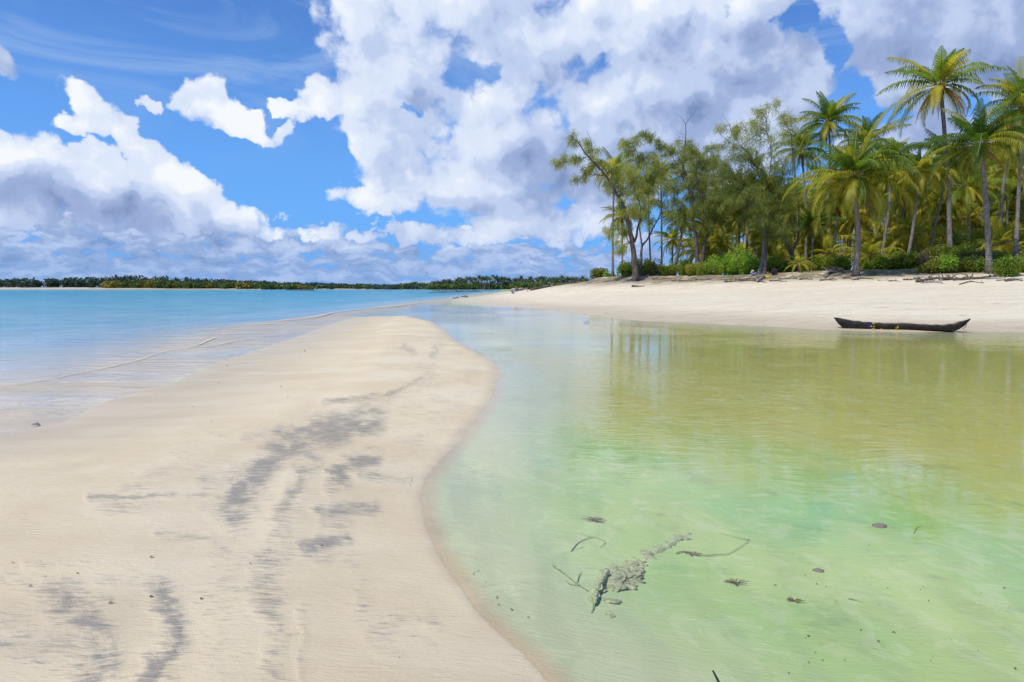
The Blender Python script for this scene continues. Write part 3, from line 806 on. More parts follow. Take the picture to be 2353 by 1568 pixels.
def palm(trunk_pts, Y, rpx, label, group='coconut palms of the grove', crown=None, dead=True, nuts=True, base_r=.19, top_r=.115, z_sink=.15, dead_sc=1.0):
    """trunk_pts: photo points from crown down to foot; the foot goes to the ground"""
    global palm_count
    k = palm_count; palm_count += 1
    r = np.random.RandomState(500 + k)
    dYs = (r.rand(len(trunk_pts)) - .5) * .8
    pts = [at(px, py, Y + dy) for (px, py), dy in zip(trunk_pts, dYs)]
    f = pts[-1]; f = Vector((f.x, f.y, gz(f.x, f.y) - z_sink))
    o = empty('palm_tree', f, label, 'palm tree', group)
    P = smooth_path([tuple(f)] + [tuple(p) for p in pts[:-1]][::-1], 16) if len(pts) > 1 else np.array([f, f + Vector((0, 0, 1))])
    P = P - np.array(f)
    s = np.linspace(0, 1, len(P))
    R = base_r * (1 + .7 * np.exp(-s * 18)) * (1 - s) + top_r * s
    G = Geo(); G.tube(P, R, 0, 10)
    mesh_obj('trunk', G.mesh('trunk'), M['palm_bark'], o)
    me = crown if crown is not None else CROWNS[k % len(CROWNS)]
    sc = rpx / FPX * Y / 4.1 * (.92 if rpx > 75 and crown is not TALLC else 1)
    top = tuple(P[-1])
    rz = r.rand() * 6.28
    link_child('crown', me, o, top, ((r.rand() - .5) * .2, (r.rand() - .5) * .2 - .05, rz if crown is None else 0), sc)
    if dead: link_child('dead_fronds', DEADS[k % 3], o, (top[0], top[1], top[2] - .1), (0, 0, rz), sc * .85 * dead_sc)
    if nuts: link_child('coconut_cluster', NUTS[k % 2], o, (top[0], top[1], top[2] + .1), (0, 0, rz), sc * 1.0)
    return o

palm([(2160, 198), (2166, 250), (2172, 330), (2180, 450), (2184, 600)], 74, 112, 'tallest coconut palm, standing alone above the grove with orange hanging fronds', crown=TALLC, base_r=.24, top_r=.17, dead_sc=1.1)
palm([(2253, 335), (2262, 420), (2268, 500), (2276, 600)], 63, 125, 'big coconut palm with a thick grey trunk right of the tallest palm', base_r=.25, top_r=.17, crown=CROWNS[0])
palm([(2352, 250), (2346, 350), (2340, 460), (2334, 590)], 68, 115, 'coconut palm at the right edge of the photo, cut off by the frame', base_r=.2)
palm([(1962, 408), (1967, 470), (1972, 540), (1966, 632)], 67, 132, 'broad coconut palm in front of the grove, its trunk rising from the beach edge', base_r=.27, top_r=.17, crown=CROWNS[2])
palm([(1904, 283), (1908, 380), (1900, 480), (1893, 600)], 82, 88, 'coconut palm whose head stands up behind the broad front palm on its left', crown=CROWNS[3])
palm([(1842, 345), (1848, 420), (1853, 500), (1852, 600)], 86, 62, 'narrow headed coconut palm just right of the airy she-oak')
palm([(2046, 372), (2044, 470), (2034, 540), (2022, 610)], 79, 80, 'coconut palm with a leaning trunk just right of the broad front palm')
palm([(2116, 395), (2104, 480), (2094, 550), (2080, 615)], 76, 82, 'coconut palm with a slanting trunk below left of the tallest palm', crown=CROWNS[4])
palm([(2182, 372), (2160, 470), (2144, 540), (2132, 605)], 80, 88, 'coconut palm with a slender pale trunk under the tallest palm', crown=CROWNS[5], base_r=.16)
palm([(2322, 330), (2306, 420), (2300, 500), (2290, 600)], 77, 85, 'coconut palm with a dark trunk behind the big right palm', crown=CROWNS[1])
palm([(1986, 330), (1990, 420), (2000, 500), (2004, 600)], 92, 74, 'coconut palm head peeping over the top of the broad front palm')
palm([(2085, 440), (2070, 520), (2060, 605)], 84, 78, 'lower coconut palm between two leaning pale trunks')
palm([(2222, 430), (2226, 520), (2228, 600)], 88, 84, 'coconut palm in the shade between the two tall palms')
# left part, among the she-oaks
palm([(1412, 392), (1410, 450), (1408, 540), (1408, 636)], 90, 52, 'coconut palm at the left end of the grove with a thin dark trunk', base_r=.15, top_r=.1, crown=CROWNS[1])
palm([(1428, 498), (1430, 560), (1430, 632)], 96, 42, 'small coconut palm behind the leaning she-oak', base_r=.13, top_r=.1)
palm([(1518, 400), (1520, 500), (1521, 618)], 98, 40, 'coconut palm with a straight thin trunk between the she-oaks', base_r=.14, top_r=.1)
palm([(1489, 425), (1492, 540), (1497, 622)], 94, 40, 'coconut palm leaning right behind the second she-oak', base_r=.13, top_r=.1)
palm([(1546, 552), (1545, 590), (1544, 618)], 94, 44, 'low coconut palm with drooping fronds before the open sea sky', base_r=.14, crown=CROWNS[4])
palm([(1572, 508), (1562, 560), (1550, 625)], 84, 46, 'coconut palm with a long slanting trunk left of the twin-stemmed she-oak', base_r=.15, top_r=.1)
palm([(1640, 480), (1638, 540), (1642, 606)], 92, 52, 'coconut palm right of the twin-stemmed she-oak', base_r=.14)
palm([(1672, 470), (1672, 540), (1668, 600)], 90, 54, 'coconut palm with yellow fronds above the bright green bush', base_r=.14)
palm([(1716, 440), (1717, 500), (1717, 600)], 84, 64, 'coconut palm wearing a skirt of brown dead fronds', base_r=.15, dead_sc=1.5)
palm([(1758, 440), (1756, 540), (1754, 590), (1746, 628)], 75, 62, 'coconut palm on the dune edge beside the seated people', base_r=.26, top_r=.19)
palm([(1700, 500), (1698, 560), (1695, 604)], 88, 50, 'coconut palm left of the skirted palm', base_r=.13)
palm([(1868, 520), (1867, 560), (1866, 612)], 80, 56, 'lower coconut palm left of the broad front palm', base_r=.15)
palm([(1921, 470), (1920, 540), (1920, 606)], 82, 62, 'coconut palm close behind the broad front palm on the left', base_r=.15)
palm([(1779, 500), (1778, 560), (1778, 606)], 90, 52, 'coconut palm right of the dune edge palm', base_r=.13)
palm([(1810, 460), (1806, 540), (1802, 606)], 94, 60, 'coconut palm behind the airy she-oak', base_r=.13)

# young palms low among the trunks
for px, py, rp, Y, lab in [(1905, 585, 56, 78, 'young palm with arching yellow fronds left of the broad front palm'), (2000, 590, 60, 76, 'young palm with arching yellow fronds right of the broad front trunk'),
        (1788, 596, 48, 80, 'young palm behind the two seated people'), (2105, 540, 80, 82, 'young palm with long arching yellow fronds in the middle of the right grove'),
        (1655, 560, 46, 86, 'young palm above the left end of the bright green bush'), (2050, 580, 60, 84, 'young palm among pale trunks right of the broad front palm'),
        (2300, 560, 70, 76, 'young palm with bright yellow fronds near the right edge'), (2200, 560, 66, 82, 'young palm between the slender pale trunk and the big right palm'),
        (1835, 606, 30, 72, 'yellowish young palm right of the forked she-oak trunk')]:
    palm([(px, py), (px, py + 26), (px, 622)], Y, rp, lab, 'young palms', crown=LOWCR[palm_count % 4], dead=False, nuts=False, base_r=.13, top_r=.12)

# the grove behind: palms that differ only in place
r = np.random.RandomState(12)
back = []
while len(back) < 150:
    px = 1600 + 800 * r.rand() ** .8
    Y = 88 + 62 * r.rand() ** 1.2
    hi = np.interp(px, [1600, 1700, 1800, 1900, 2000, 2400], [510, 470, 440, 405, 385, 355])
    py = hi + (592 - hi) * r.rand() ** .8
    if all(abs(px - q[0]) > 4 or abs(Y - q[2]) > 5 for q in back): back.append((px, py, Y))
def landmark(px):
    for x, t in [(1670, 'behind the bright bush by the twin-stemmed she-oak'), (1740, 'behind the palm with the brown skirt'), (1800, 'behind the two seated people'), (1860, 'behind the forked she-oak foot'),
                 (1930, 'left of the broad front palm'), (1990, 'straight behind the broad front palm'), (2060, 'behind the leaning pale trunks'), (2120, 'behind the slanting pale trunk'),
                 (2200, 'below the tallest palm'), (2280, 'around the big right palm'), (9999, 'by the right edge of the photo')]:
        if px < x: return t
def rear_label(px, py, Y):
    return ('low yellowish' if py > 500 else 'tall green' if py < 455 else 'half-high') + ' rear coconut palm ' + landmark(px)
for i, (px, py, Y) in enumerate(back):
    g_ = i % 3
    palm([(px, py), (px + 6 * (r.rand() - .5), (py + 620) / 2), (px + 14 * (r.rand() - .5), 620)], Y, (52 + 24 * r.rand()) * 92 / Y,
         rear_label(px, py, Y), 'coconut palms in the rear of the grove',
         crown=None if py < 480 else LOWCR[i % 4], nuts=False, base_r=.14, top_r=.1, dead=(i % 2 == 0))

# ------------------------------------------------------------------ she-oaks (casuarinas)
def she_oak(limbs, blobs, Y, label, dens=1.0, bark='dark_bark', deadtop=(), depth=3.0, seed=0, thin=1.0):
    """limbs: (photo points foot->tip, radius foot, radius tip, depth offset); blobs of foliage: (px, py, rx, ry)"""
    r = np.random.RandomState(900 + seed)
    f0 = at(*limbs[0][0][0], Y)
    foot = Vector((f0.x, f0.y, gz(f0.x, f0.y) - .15))
    o = empty('she_oak_tree', foot, label, 'tree', 'she-oak trees')
    GT, GF, GB = Geo(), Geo(), Geo()
    nodes = []
    ft = np.array(foot)
    for li, (pts, r0, r1, dY) in enumerate(limbs):
        W_ = [np.array(at(px, py, Y + dY * (k / max(1, len(pts) - 1)))) for k, (px, py) in enumerate(pts)]
        if pts[0][1] > 600: W_[0] = np.array([W_[0][0], W_[0][1], gz(W_[0][0], W_[0][1]) - .15])
        P = smooth_path(W_, 8 + 6 * len(pts))
        wob = np.cumsum(r.randn(len(P), 3), 0) * .03; wob -= np.linspace(0, 1, len(P))[:, None] * wob[-1]; P = P + wob
        s = np.linspace(0, 1, len(P))
        GT.tube(P - ft, r0 + (r1 - r0) * s ** .8 + (.5 * r0 * np.exp(-s * 14) if pts[0][1] > 600 else 0), 0, 9)
        nodes.append(P[int(len(P) * .3):])
    nodes = np.concatenate(nodes)
    mpp = Y / FPX
    for (bx, by, rx, ry) in blobs:
        c = np.array(at(bx, by, Y)); ax, az_ = rx * mpp, ry * mpp; dp = min(depth, (ax + az_) * .6)
        ncl = int(dens * (ax * az_) * 6.2) + 4
        for q in range(ncl):
            v = r.randn(3); v /= np.linalg.norm(v); v *= 1.18 * r.rand() ** .5
            tgt = c + v * np.array([ax, dp, az_])
            dn = np.linalg.norm((nodes - tgt) * np.array([1, .6, 1.3]) + np.array([0, 0, .5]), axis=1) + r.rand(len(nodes)) * .6
            nd = nodes[dn.argmin()]
            mid = (nd + tgt) / 2 + np.array([0, 0, .14 * np.linalg.norm(tgt - nd)]) + r.randn(3) * .12
            tw = smooth_path([nd, mid, tgt], 7)
            rad = min(.05, .012 + .006 * np.linalg.norm(tgt - nd))
            GB.tube(tw - ft, np.linspace(rad, .006, 7), 0, 4, capped=False)
            tip = tw[-1] - tw[-2]; tip /= np.linalg.norm(tip) + 1e-6
            m_ = int((52 + 40 * r.rand()) * thin)
            tt = 1 - r.rand(m_) ** 1.6 * .55
            base = np.stack([np.interp(tt, np.linspace(0, 1, 7), tw[:, k]) for k in range(3)], 1) + r.randn(m_, 3) * .21
            D_ = tip * .5 + np.array([-.12, 0, -.62]) + r.randn(m_, 3) * .55
            D_ /= np.linalg.norm(D_, axis=1)[:, None]
            L_ = .22 + .36 * r.rand(m_)
            wv_ = np.cross(D_, r.randn(m_, 3)); wv_ /= np.linalg.norm(wv_, axis=1)[:, None] + 1e-6
            w_ = (.012 + .013 * r.rand(m_))[:, None] * wv_ * Y / 75
            e_ = base + D_ * L_[:, None] + np.array([-.04, 0, -.08])
            V = np.stack([base - w_, base + w_, e_ + w_ * .35, e_ - w_ * .35], 1) - ft
            GF.add(V, np.arange(m_)[:, None] * 4 + [[0, 1, 2, 3]], 0)
    mesh_obj('trunk', GT.mesh('trunk'), M[bark], o)
    mesh_obj('branches', GB.mesh('branches'), M[bark], o)
    mesh_obj('crown', GF.mesh('crown', smooth=False), M['she_oak'], o)
    if deadtop:
        GD = Geo()
        for pts, r0, r1 in deadtop:
            GD.tube(smooth_path([np.array(at(px, py, Y)) for px, py in pts], 10) - ft, np.linspace(r0, r1, 10), 0, 5)
        tag(mesh_obj('dead_branches', GD.mesh('dead_branches'), M['dark_bark'], o), 'bare dead top branches')
    return o

Z = lambda zx, zy: (1268.4 + zx * .31655, 183.8 + zy * .31655)      # measured in an enlarged crop
ZL = lambda L_: [Z(*q) for q in L_]
def ZB(L_): return [(*Z(a, b_), rx * .31655, ry * .31655) for a, b_, rx, ry in L_]
she_oak([(ZL([(612, 1412), (596, 1200), (566, 1030), (520, 900), (440, 760), (350, 655), (262, 570), (190, 470), (128, 402)]), .30, .03, -2),
         (ZL([(590, 1190), (560, 1180), (500, 1090), (420, 1090)]), .09, .02, 0), (ZL([(296, 590), (286, 480), (252, 372)]), .06, .015, 0),
         (ZL([(250, 565), (150, 580), (60, 600), (22, 640)]), .05, .012, -1), (ZL([(380, 690), (300, 690), (230, 700), (180, 745)]), .06, .012, 1),
         (ZL([(600, 1180), (625, 1060), (640, 960), (600, 800), (560, 640)]), .14, .03, 2), (ZL([(600, 1170), (545, 1060), (500, 950), (470, 820)]), .10, .03, -1)],
        ZB([(150, 440, 40, 60), (255, 430, 40, 70), (60, 590, 60, 50), (150, 570, 70, 60), (200, 720, 55, 50), (300, 560, 60, 60), (340, 620, 70, 60), (250, 670, 60, 40),
            (430, 720, 110, 60), (480, 800, 90, 90), (560, 720, 110, 100), (600, 860, 100, 130), (560, 970, 90, 80), (450, 1110, 90, 50), (500, 1080, 80, 60), (420, 640, 60, 40), (520, 640, 80, 60), (500, 1220, 60, 50)]),
        78, 'she-oak leaning far out to the left over the beach at the end of the grove', seed=1, dens=.9)
she_oak([(ZL([(640, 1350), (650, 1230), (700, 1150), (745, 1050), (790, 960), (800, 860)]), .17, .04, 2), (ZL([(655, 1210), (640, 1100), (650, 980), (690, 800), (740, 600), (730, 520)]), .12, .02, 2),
         (ZL([(700, 760), (640, 600), (600, 500), (540, 430)]), .05, .012, 0)],
        ZB([(600, 450, 50, 50), (520, 470, 50, 40), (560, 540, 50, 50), (620, 600, 80, 70), (700, 620, 80, 90), (740, 540, 60, 50), (690, 720, 100, 90), (640, 830, 80, 80), (760, 800, 90, 80), (720, 920, 110, 80), (690, 1010, 60, 50), (820, 920, 90, 70), (800, 700, 70, 80)]),
        83, 'she-oak with a slim stem bowing right, next to the leaning one', seed=2, dens=.9)
she_oak([(ZL([(1062, 1350), (1048, 1200), (1012, 1000), (1000, 820), (950, 680), (945, 560), (968, 440)]), .27, .06, 0),
         (ZL([(1080, 1350), (1100, 1230), (1125, 1120), (1180, 1010), (1225, 860), (1240, 720)]), .24, .05, 2),
         (ZL([(1052, 1180), (1100, 980), (1090, 900), (1045, 760), (1030, 650)]), .12, .03, -2),
         (ZL([(880, 1365), (915, 1220), (945, 1100), (965, 1000)]), .15, .06, 1), (ZL([(940, 1110), (915, 960), (915, 820)]), .08, .03, 0),
         (ZL([(1000, 830), (900, 620), (800, 480), (700, 410), (640, 385)]), .06, .012, -1), (ZL([(1040, 700), (1080, 560), (1180, 490)]), .05, .012, 0)],
        ZB([(660, 395, 40, 20), (740, 430, 50, 30), (800, 470, 60, 40), (870, 500, 80, 60), (980, 500, 80, 60), (1060, 560, 90, 60), (1160, 510, 60, 30), (1180, 600, 90, 70), (900, 620, 110, 80), (1020, 680, 120, 90),
            (880, 760, 100, 90), (1000, 830, 120, 90), (1130, 760, 90, 90), (1180, 880, 80, 90), (930, 930, 110, 70), (1060, 950, 90, 90), (870, 1010, 70, 50), (1200, 980, 80, 50), (980, 1040, 60, 40), (1130, 1060, 50, 40)]),
        80, 'twin-stemmed she-oak with a bare dead fork sticking out of its top', seed=3, dens=.85,
        deadtop=[(ZL([(968, 440), (972, 380), (970, 320)]), .05, .035), (ZL([(970, 322), (1000, 280), (1030, 245), (1052, 205)]), .035, .008), (ZL([(970, 322), (940, 275), (892, 240)]), .03, .006),
                 (ZL([(985, 300), (978, 262)]), .015, .005), (ZL([(968, 400), (930, 390), (905, 375)]), .02, .005), (ZL([(930, 390), (938, 350)]), .012, .004), (ZL([(966, 415), (920, 412), (880, 378)]), .02, .005),
                 (ZL([(1080, 780), (1110, 720), (1130, 660)]), .05, .02)])
she_oak([([(1826, 635), (1820, 590), (1804, 555), (1790, 520), (1782, 470)], .33, .08, 2), ([(1821, 590), (1828, 560), (1834, 530), (1834, 470), (1826, 400), (1815, 300)], .17, .03, -1),
         ([(1782, 475), (1765, 420), (1740, 385), (1718, 350), (1690, 335), (1655, 310)], .10, .015, 0), ([(1765, 420), (1772, 350), (1760, 290), (1772, 240)], .07, .012, -1),
         ([(1718, 352), (1690, 320), (1672, 285), (1660, 262)], .03, .008, 0), ([(1815, 300), (1800, 270), (1775, 235)], .03, .008, 0)],
        [(1775, 240, 22, 14), (1800, 262, 34, 20), (1748, 258, 26, 16), (1822, 285, 22, 26), (1770, 285, 44, 24), (1730, 290, 30, 18), (1812, 320, 34, 26), (1690, 298, 34, 16), (1660, 288, 18, 10), (1710, 318, 44, 20), (1760, 330, 44, 30), (1675, 325, 34, 20)],
        76, 'tall airy she-oak with a feathery see-through top and a forked foot', seed=4, dens=.42, depth=2.2, thin=.8)
she_oak([([(1757, 632), (1760, 560), (1766, 500), (1750, 440), (1735, 380)], .15, .05, 3), ([(1766, 500), (1790, 450), (1800, 400)], .08, .03, 0), ([(1762, 540), (1730, 490), (1700, 440)], .08, .03, 0)],
        [(1700, 360, 50, 36), (1760, 375, 60, 40), (1680, 410, 46, 44), (1730, 420, 60, 50), (1790, 420, 46, 50), (1700, 465, 60, 36), (1765, 480, 64, 46), (1820, 470, 30, 50), (1740, 520, 40, 26), (1800, 530, 46, 34), (1650, 380, 24, 30)],
        73, 'dense olive she-oak hanging low over the two seated people', seed=5, dens=.8, depth=3.5)
she_oak([([(1600, 622), (1604, 560), (1612, 500), (1620, 440), (1625, 380)], .12, .04, 2), ([(1612, 500), (1640, 450), (1655, 420)], .06, .02, 0)],
        [(1620, 370, 40, 24), (1650, 400, 40, 34), (1610, 420, 44, 40), (1640, 450, 46, 36), (1600, 470, 34, 30), (1560, 400, 34, 34), (1570, 350, 30, 20)],
        88, 'she-oak filling the gap behind the twin-stemmed she-oak', seed=6, dens=.8, depth=3)

# ------------------------------------------------------------------ bushes on the dune
def bush(px, py, rpx, Y, mat, label, hgt=1.25, n=None, leafs=.13, name='bush', cat='bush', group='bushes on the dune edge'):
    r = np.random.RandomState(int(px * 7 + py))
    p = at(px, py, Y); zg = gz(p.x, p.y)
    rad = rpx * Y / FPX
    o = empty(name, (p.x, p.y, zg), label, cat, group)
    G, S_ = Geo(), Geo()
    n = n or int(600 * rad * rad * hgt + 500)
    lob = [(r.randn() * .42 * rad, r.randn() * .35 * rad, (.25 + .5 * r.rand()) * rad * hgt, (.35 + .25 * r.rand()) * rad) for _ in range(9)]
    cidx = r.randint(0, 9, n); L_ = np.array(lob)
    v = r.randn(n, 3); v /= np.linalg.norm(v, axis=1)[:, None]; v *= (r.rand(n) ** .35)[:, None]
    c = L_[cidx][:, :3] + v * L_[cidx][:, 3:4] * np.array([1, 1, hgt])
    c[:, 2] = np.abs(c[:, 2])
    d = r.randn(n, 3) + np.array([0, 0, .8]); d /= np.linalg.norm(d, axis=1)[:, None]
    w = np.cross(d, r.randn(n, 3)); w /= np.linalg.norm(w, axis=1)[:, None]
    s = leafs * (.6 + .8 * r.rand(n))[:, None]
    V = np.stack([c - d * s, c + w * s * .45, c + d * s, c - w * s * .45], 1)
    G.add(V, np.arange(n)[:, None] * 4 + [[0, 1, 2, 3]])
    for k in range(9):
        S_.tube(smooth_path([(0, 0, -.1), (lob[k][0] * .5, lob[k][1] * .5, lob[k][2] * .6), lob[k][:3]], 5), np.linspace(.03, .01, 5), 0, 4)
    mesh_obj('stems', S_.mesh('stems'), M['dark_bark'], o)
    mesh_obj('foliage', G.mesh('foliage', False), M[mat], o)
    return o
for a in [
    (1380, 633, 20, 97, 'bush_olive', 'small yellowish bush at the far left end of the dune'), (1402, 636, 12, 94, 'bush_bright', 'tiny bright green bush beside the thin dark palm trunk'),
    (1436, 628, 26, 84, 'bush_green', 'green bush left of the leaning she-oak foot'), (1482, 628, 28, 84, 'bush_olive', 'olive bush right of the leaning she-oak foot'),
    (1464, 630, 20, 88, 'bush_green', 'green bush behind the leaning she-oak foot'), (1512, 630, 18, 84, 'bush_dry', 'greyish dry bush in the gap left of the she-oaks'),
    (1540, 630, 16, 84, 'bush_dry', 'second dry bush, right of the greyish one in the gap'), (1575, 622, 28, 82, 'bush_green', 'round green bush before the slanting trunks'),
    (1614, 622, 20, 80, 'bush_green', 'green bush at the foot of the twin-stemmed she-oak'), (1650, 616, 34, 78, 'bush_bright', 'left part of the bright green bush row, lowest side'),
    (1686, 610, 42, 79, 'bush_bright', 'largest bright green bush behind the seated people'), (1722, 612, 30, 78, 'bush_bright', 'bright green bush right behind the person in light shirt'),
    (1774, 616, 28, 77, 'bush_green', 'green bush behind the person in dark clothes'), (1806, 620, 20, 77, 'bush_green', 'green bush left of the forked she-oak foot'),
    (1856, 624, 18, 74, 'bush_olive', 'low olive bush right of the forked she-oak foot'), (1890, 616, 26, 76, 'bush_green', 'green bush left of the broad front palm'),
    (1935, 616, 26, 74, 'bush_green', 'green bush directly left of the broad palm trunk'), (2020, 614, 24, 73, 'bush_green', 'low green bush right of the broad palm trunk'),
    (2054, 612, 26, 73, 'bush_olive', 'olive bush under the leaning pale trunks'), (2090, 608, 28, 72, 'bush_green', 'green bush under the slanting pale trunk'),
    (2124, 606, 26, 71, 'bush_dry', 'brownish dry bush in the middle of the right dune'), (2158, 598, 36, 71, 'bush_olive', 'tall olive bush below the tallest palm'),
    (2200, 598, 36, 70, 'bush_green', 'green bush right of the tall olive one'), (2240, 604, 28, 69, 'bush_dry', 'dry brownish bush left of the big right trunk'),
    (2282, 604, 26, 68, 'bush_olive', 'olive bush at the foot of the big right palm'), (2322, 602, 34, 60, 'bush_green', 'green bush reaching down to the sand near the right edge'),
    (2362, 604, 34, 62, 'bush_olive', 'olive bush at the right edge of the photo')]:
    bush(*a)
for px, py, rp, Y, mt, lab in [(1840, 618, 22, 79, 'bush_bright', 'light green low bush behind the forked she-oak foot on its right'), (1910, 622, 20, 77, 'bush_bright', 'light green bush by the thick dark log'),
        (1995, 620, 22, 78, 'bush_bright', 'light green bush just right of the broad palm trunk'), (2036, 616, 24, 77, 'bush_green', 'leafy bush between the broad palm and the pale trunks'),
        (2072, 610, 26, 76, 'bush_bright', 'light green bush between the leaning and the slanting pale trunks'), (2108, 604, 26, 75, 'bush_bright', 'light green bush right of the slanting pale trunk'),
        (2142, 606, 26, 67, 'bush_olive', 'low olive bush in front of the tall olive one'), (2180, 604, 28, 66, 'bush_bright', 'light green bush under the slender pale trunk'),
        (2222, 606, 28, 66, 'bush_olive', 'olive bush in front of the dry brownish one'), (2262, 606, 24, 65, 'bush_green', 'low green bush touching the big right trunk on its left'),
        (2300, 606, 26, 64, 'bush_bright', 'light green bush touching the big right trunk on its right'), (1530, 632, 20, 80, 'bush_green', 'low green bush before the dry bushes in the gap'),
        (1596, 628, 20, 77, 'bush_olive', 'low olive bush left of the twin-stemmed she-oak foot'), (1628, 624, 22, 76, 'bush_green', 'low green bush at the left end of the bright row')]:
    bush(px, py, rp, Y, mt, lab)
# ------------------------------------------------------------------ far shores
def clumps(name, label, cat, items, mats, leafs=1.0, per=70, hfl=.75):
    """a distant wood: items = (X, Y, radius, height, material index)"""
    r = np.random.RandomState(len(items)); G = Geo()
    for (x, y, rad, h, mi) in items:
        n = int(per * (.7 + .6 * r.rand()))
        z0 = max(gz(x, y), 0)
        v = r.randn(n, 3); v /= np.linalg.norm(v, axis=1)[:, None]; v *= (r.rand(n) ** .4)[:, None]
        c = np.array([x, y, z0 + h * .5]) + v * np.array([rad, rad, h * .55])
        c[:, 2] = np.maximum(c[:, 2], .1)
        d = r.randn(n, 3) + np.array([0, 0, .6]); d /= np.linalg.norm(d, axis=1)[:, None]
        w = np.cross(d, r.randn(n, 3)); w /= np.linalg.norm(w, axis=1)[:, None]
        s = leafs * (.5 + .8 * r.rand(n))[:, None]
        V = np.stack([c - d * s, c + w * s * .6, c + d * s, c - w * s * .6], 1)
        G.add(V, np.arange(n)[:, None] * 4 + [[0, 1, 2, 3]], mi)
    o = mesh_obj(name, G.mesh(name, False), mats)
    return tag(o, label, cat, kind='stuff')
r = np.random.RandomState(5)
XM = lambda px, Y: (px - 1176.5) / FPX * Y * 1.0
def toph(px, py, Y): return CAM_H + (HOR - py) / FPX * Y
# dark wood behind, left shore
it = []
prof = ([-300, 0, 120, 230, 300, 345, 400, 480, 600, 720, 850, 900, 990], [645, 643.5, 643, 641, 636, 636.5, 641, 645, 650, 653, 656, 657, 656])
for k in range(620):
    px = -300 + 1290 * r.rand(); Y = 545 + 45 * r.rand()
    x = XM(px, Y)
    h = toph(px, np.interp(px, *prof), Y) * (.62 + .42 * r.rand() ** .7)
    it.append((x, Y, 2.2 + 1.8 * r.rand(), max(2.0, h), 0))
clumps('far_wood', 'dark wood along the far left shore behind the yellow-green scrub', 'wood', it, [M['far_dark']], 1.0, 60)
it = []
for k in range(420):
    px = 240 + 480 * r.rand(); Y = 522 + 18 * r.rand() ** 1
    pr = np.interp(px, [240, 300, 360, 480, 600, 720], [651, 647, 646, 651, 652, 656])
    h = toph(px, pr, Y) * (.6 + .45 * r.rand()); q = vnoise(np.array([px * .035]), np.array([2.0]))[0] + .25 * r.rand()
    it.append((XM(px, Y), Y, 1.8 + 1.8 * r.rand(), max(1.5, h), 1 if q > np.interp(px, [240, 400, 700], [.45, .7, .75]) else 0))
clumps('shore_scrub', 'yellow-green scrub above the white sand of the far left shore', 'scrub', it, [M['far_green'], M['far_yellow']], .9, 60)
it = []
for k in range(520):
    px = 700 + 500 * r.rand(); Y = 556 + 14 * r.rand() - max(0, (px - 980)) * .16
    pr = np.interp(px, [700, 800, 900, 930, 1000, 1200], [657, 657, 657.5, 652, 651, 650])
    h = toph(px, pr, Y) * (.6 + .45 * r.rand())
    it.append((XM(px, Y), Y, 2.0 + 2 * r.rand(), max(1.5, h), 0 if r.rand() < .75 else 1))
for k in range(90):
    px = 985 + 110 * r.rand(); Y = 512 + 6 * r.rand()
    it.append((XM(px, Y), Y, 2.0 + 2 * r.rand(), toph(px, 652, Y) * (.6 + .45 * r.rand()), 0))
for k in range(200):
    px = 1180 + 260 * r.rand(); Y = 500 + 30 * r.rand()
    h = toph(px, 648, Y) * (.6 + .45 * r.rand())
    it.append((XM(px, Y), Y, 2.0 + 2 * r.rand(), h, 0))
clumps('mangroves', 'green mangrove belt along the far shore below the distant palms', 'mangroves', it, [M['far_green'], M['far_dark']], .9, 60)

def far_crown(seed, L=3.0):
    r = np.random.RandomState(seed); G = Geo()
    for k in range(15):
        q = (k + .5) / 15; az = k * 2.4 + r.rand() * .5
        frond(G, r, az, math.radians(80 - 100 * q), L * (.8 + .4 * r.rand()), math.radians(50 + 40 * q), 0, 7, 5.0, .15, 1.0)
    return proto(G.mesh('crown'), [M['far_palm'], M['far_palm'], M['far_palm'], M['far_palm']])
FARC = [far_crown(300 + k) for k in range(4)]
GT = Geo(); GT.tube([(0, 0, -1), (.1, 0, -.5), (0, 0, 0)], [.28, .2, .16], 0, 5)
FTR = proto(GT.mesh('trunk'), [M['grey_bark']])
r = np.random.RandomState(8)
sp_ = []
for k in range(150):
    px = 990 + 385 * (k + r.rand()) / 150
    Y = 520 + 26 * r.rand() - max(0, px - 1200) * .15
    pr = np.interp(px, [985, 1020, 1060, 1110, 1170, 1230, 1290, 1340, 1400], [647, 644, 640, 634, 640, 638, 635, 640, 638]) + 12 * r.rand() ** 1.6 - (4 if r.rand() < .08 else 0)
    x = XM(px, Y); z0 = gz(x, Y); zt = toph(px, pr, Y)
    o = empty('palm_tree', (x, Y, z0), 'distant coconut palm standing in the palm belt on the far shore', 'palm tree', 'distant palms on the far shore')
    link_child('trunk', FTR, o, (0, 0, zt - z0 - .8), (0, 0, 0), (1, 1, zt - z0 - .4))
    link_child('crown', FARC[k % 4], o, (0, 0, zt - z0 - 1.2), ((r.rand() - .5) * .3, (r.rand() - .5) * .3, r.rand() * 6.3), .8 + .4 * r.rand())
# ------------------------------------------------------------------ small things
def hit(px, py, Y0=1.5, Y1=420.0):
    """where a sight line meets the ground"""
    d = ray(px, py)
    Ys = np.exp(np.linspace(math.log(Y0), math.log(Y1), 900))
    X_ = d.x / d.y * Ys; Z_ = CAM_H + d.z / d.y * Ys
    g_ = ground(X_, Ys)[0]
    k = np.argmax(Z_ < g_)
    if Z_[k] >= g_[k]: k = int(np.argmin(Z_ - g_))
    return Vector((X_[k], Ys[k], g_[k]))

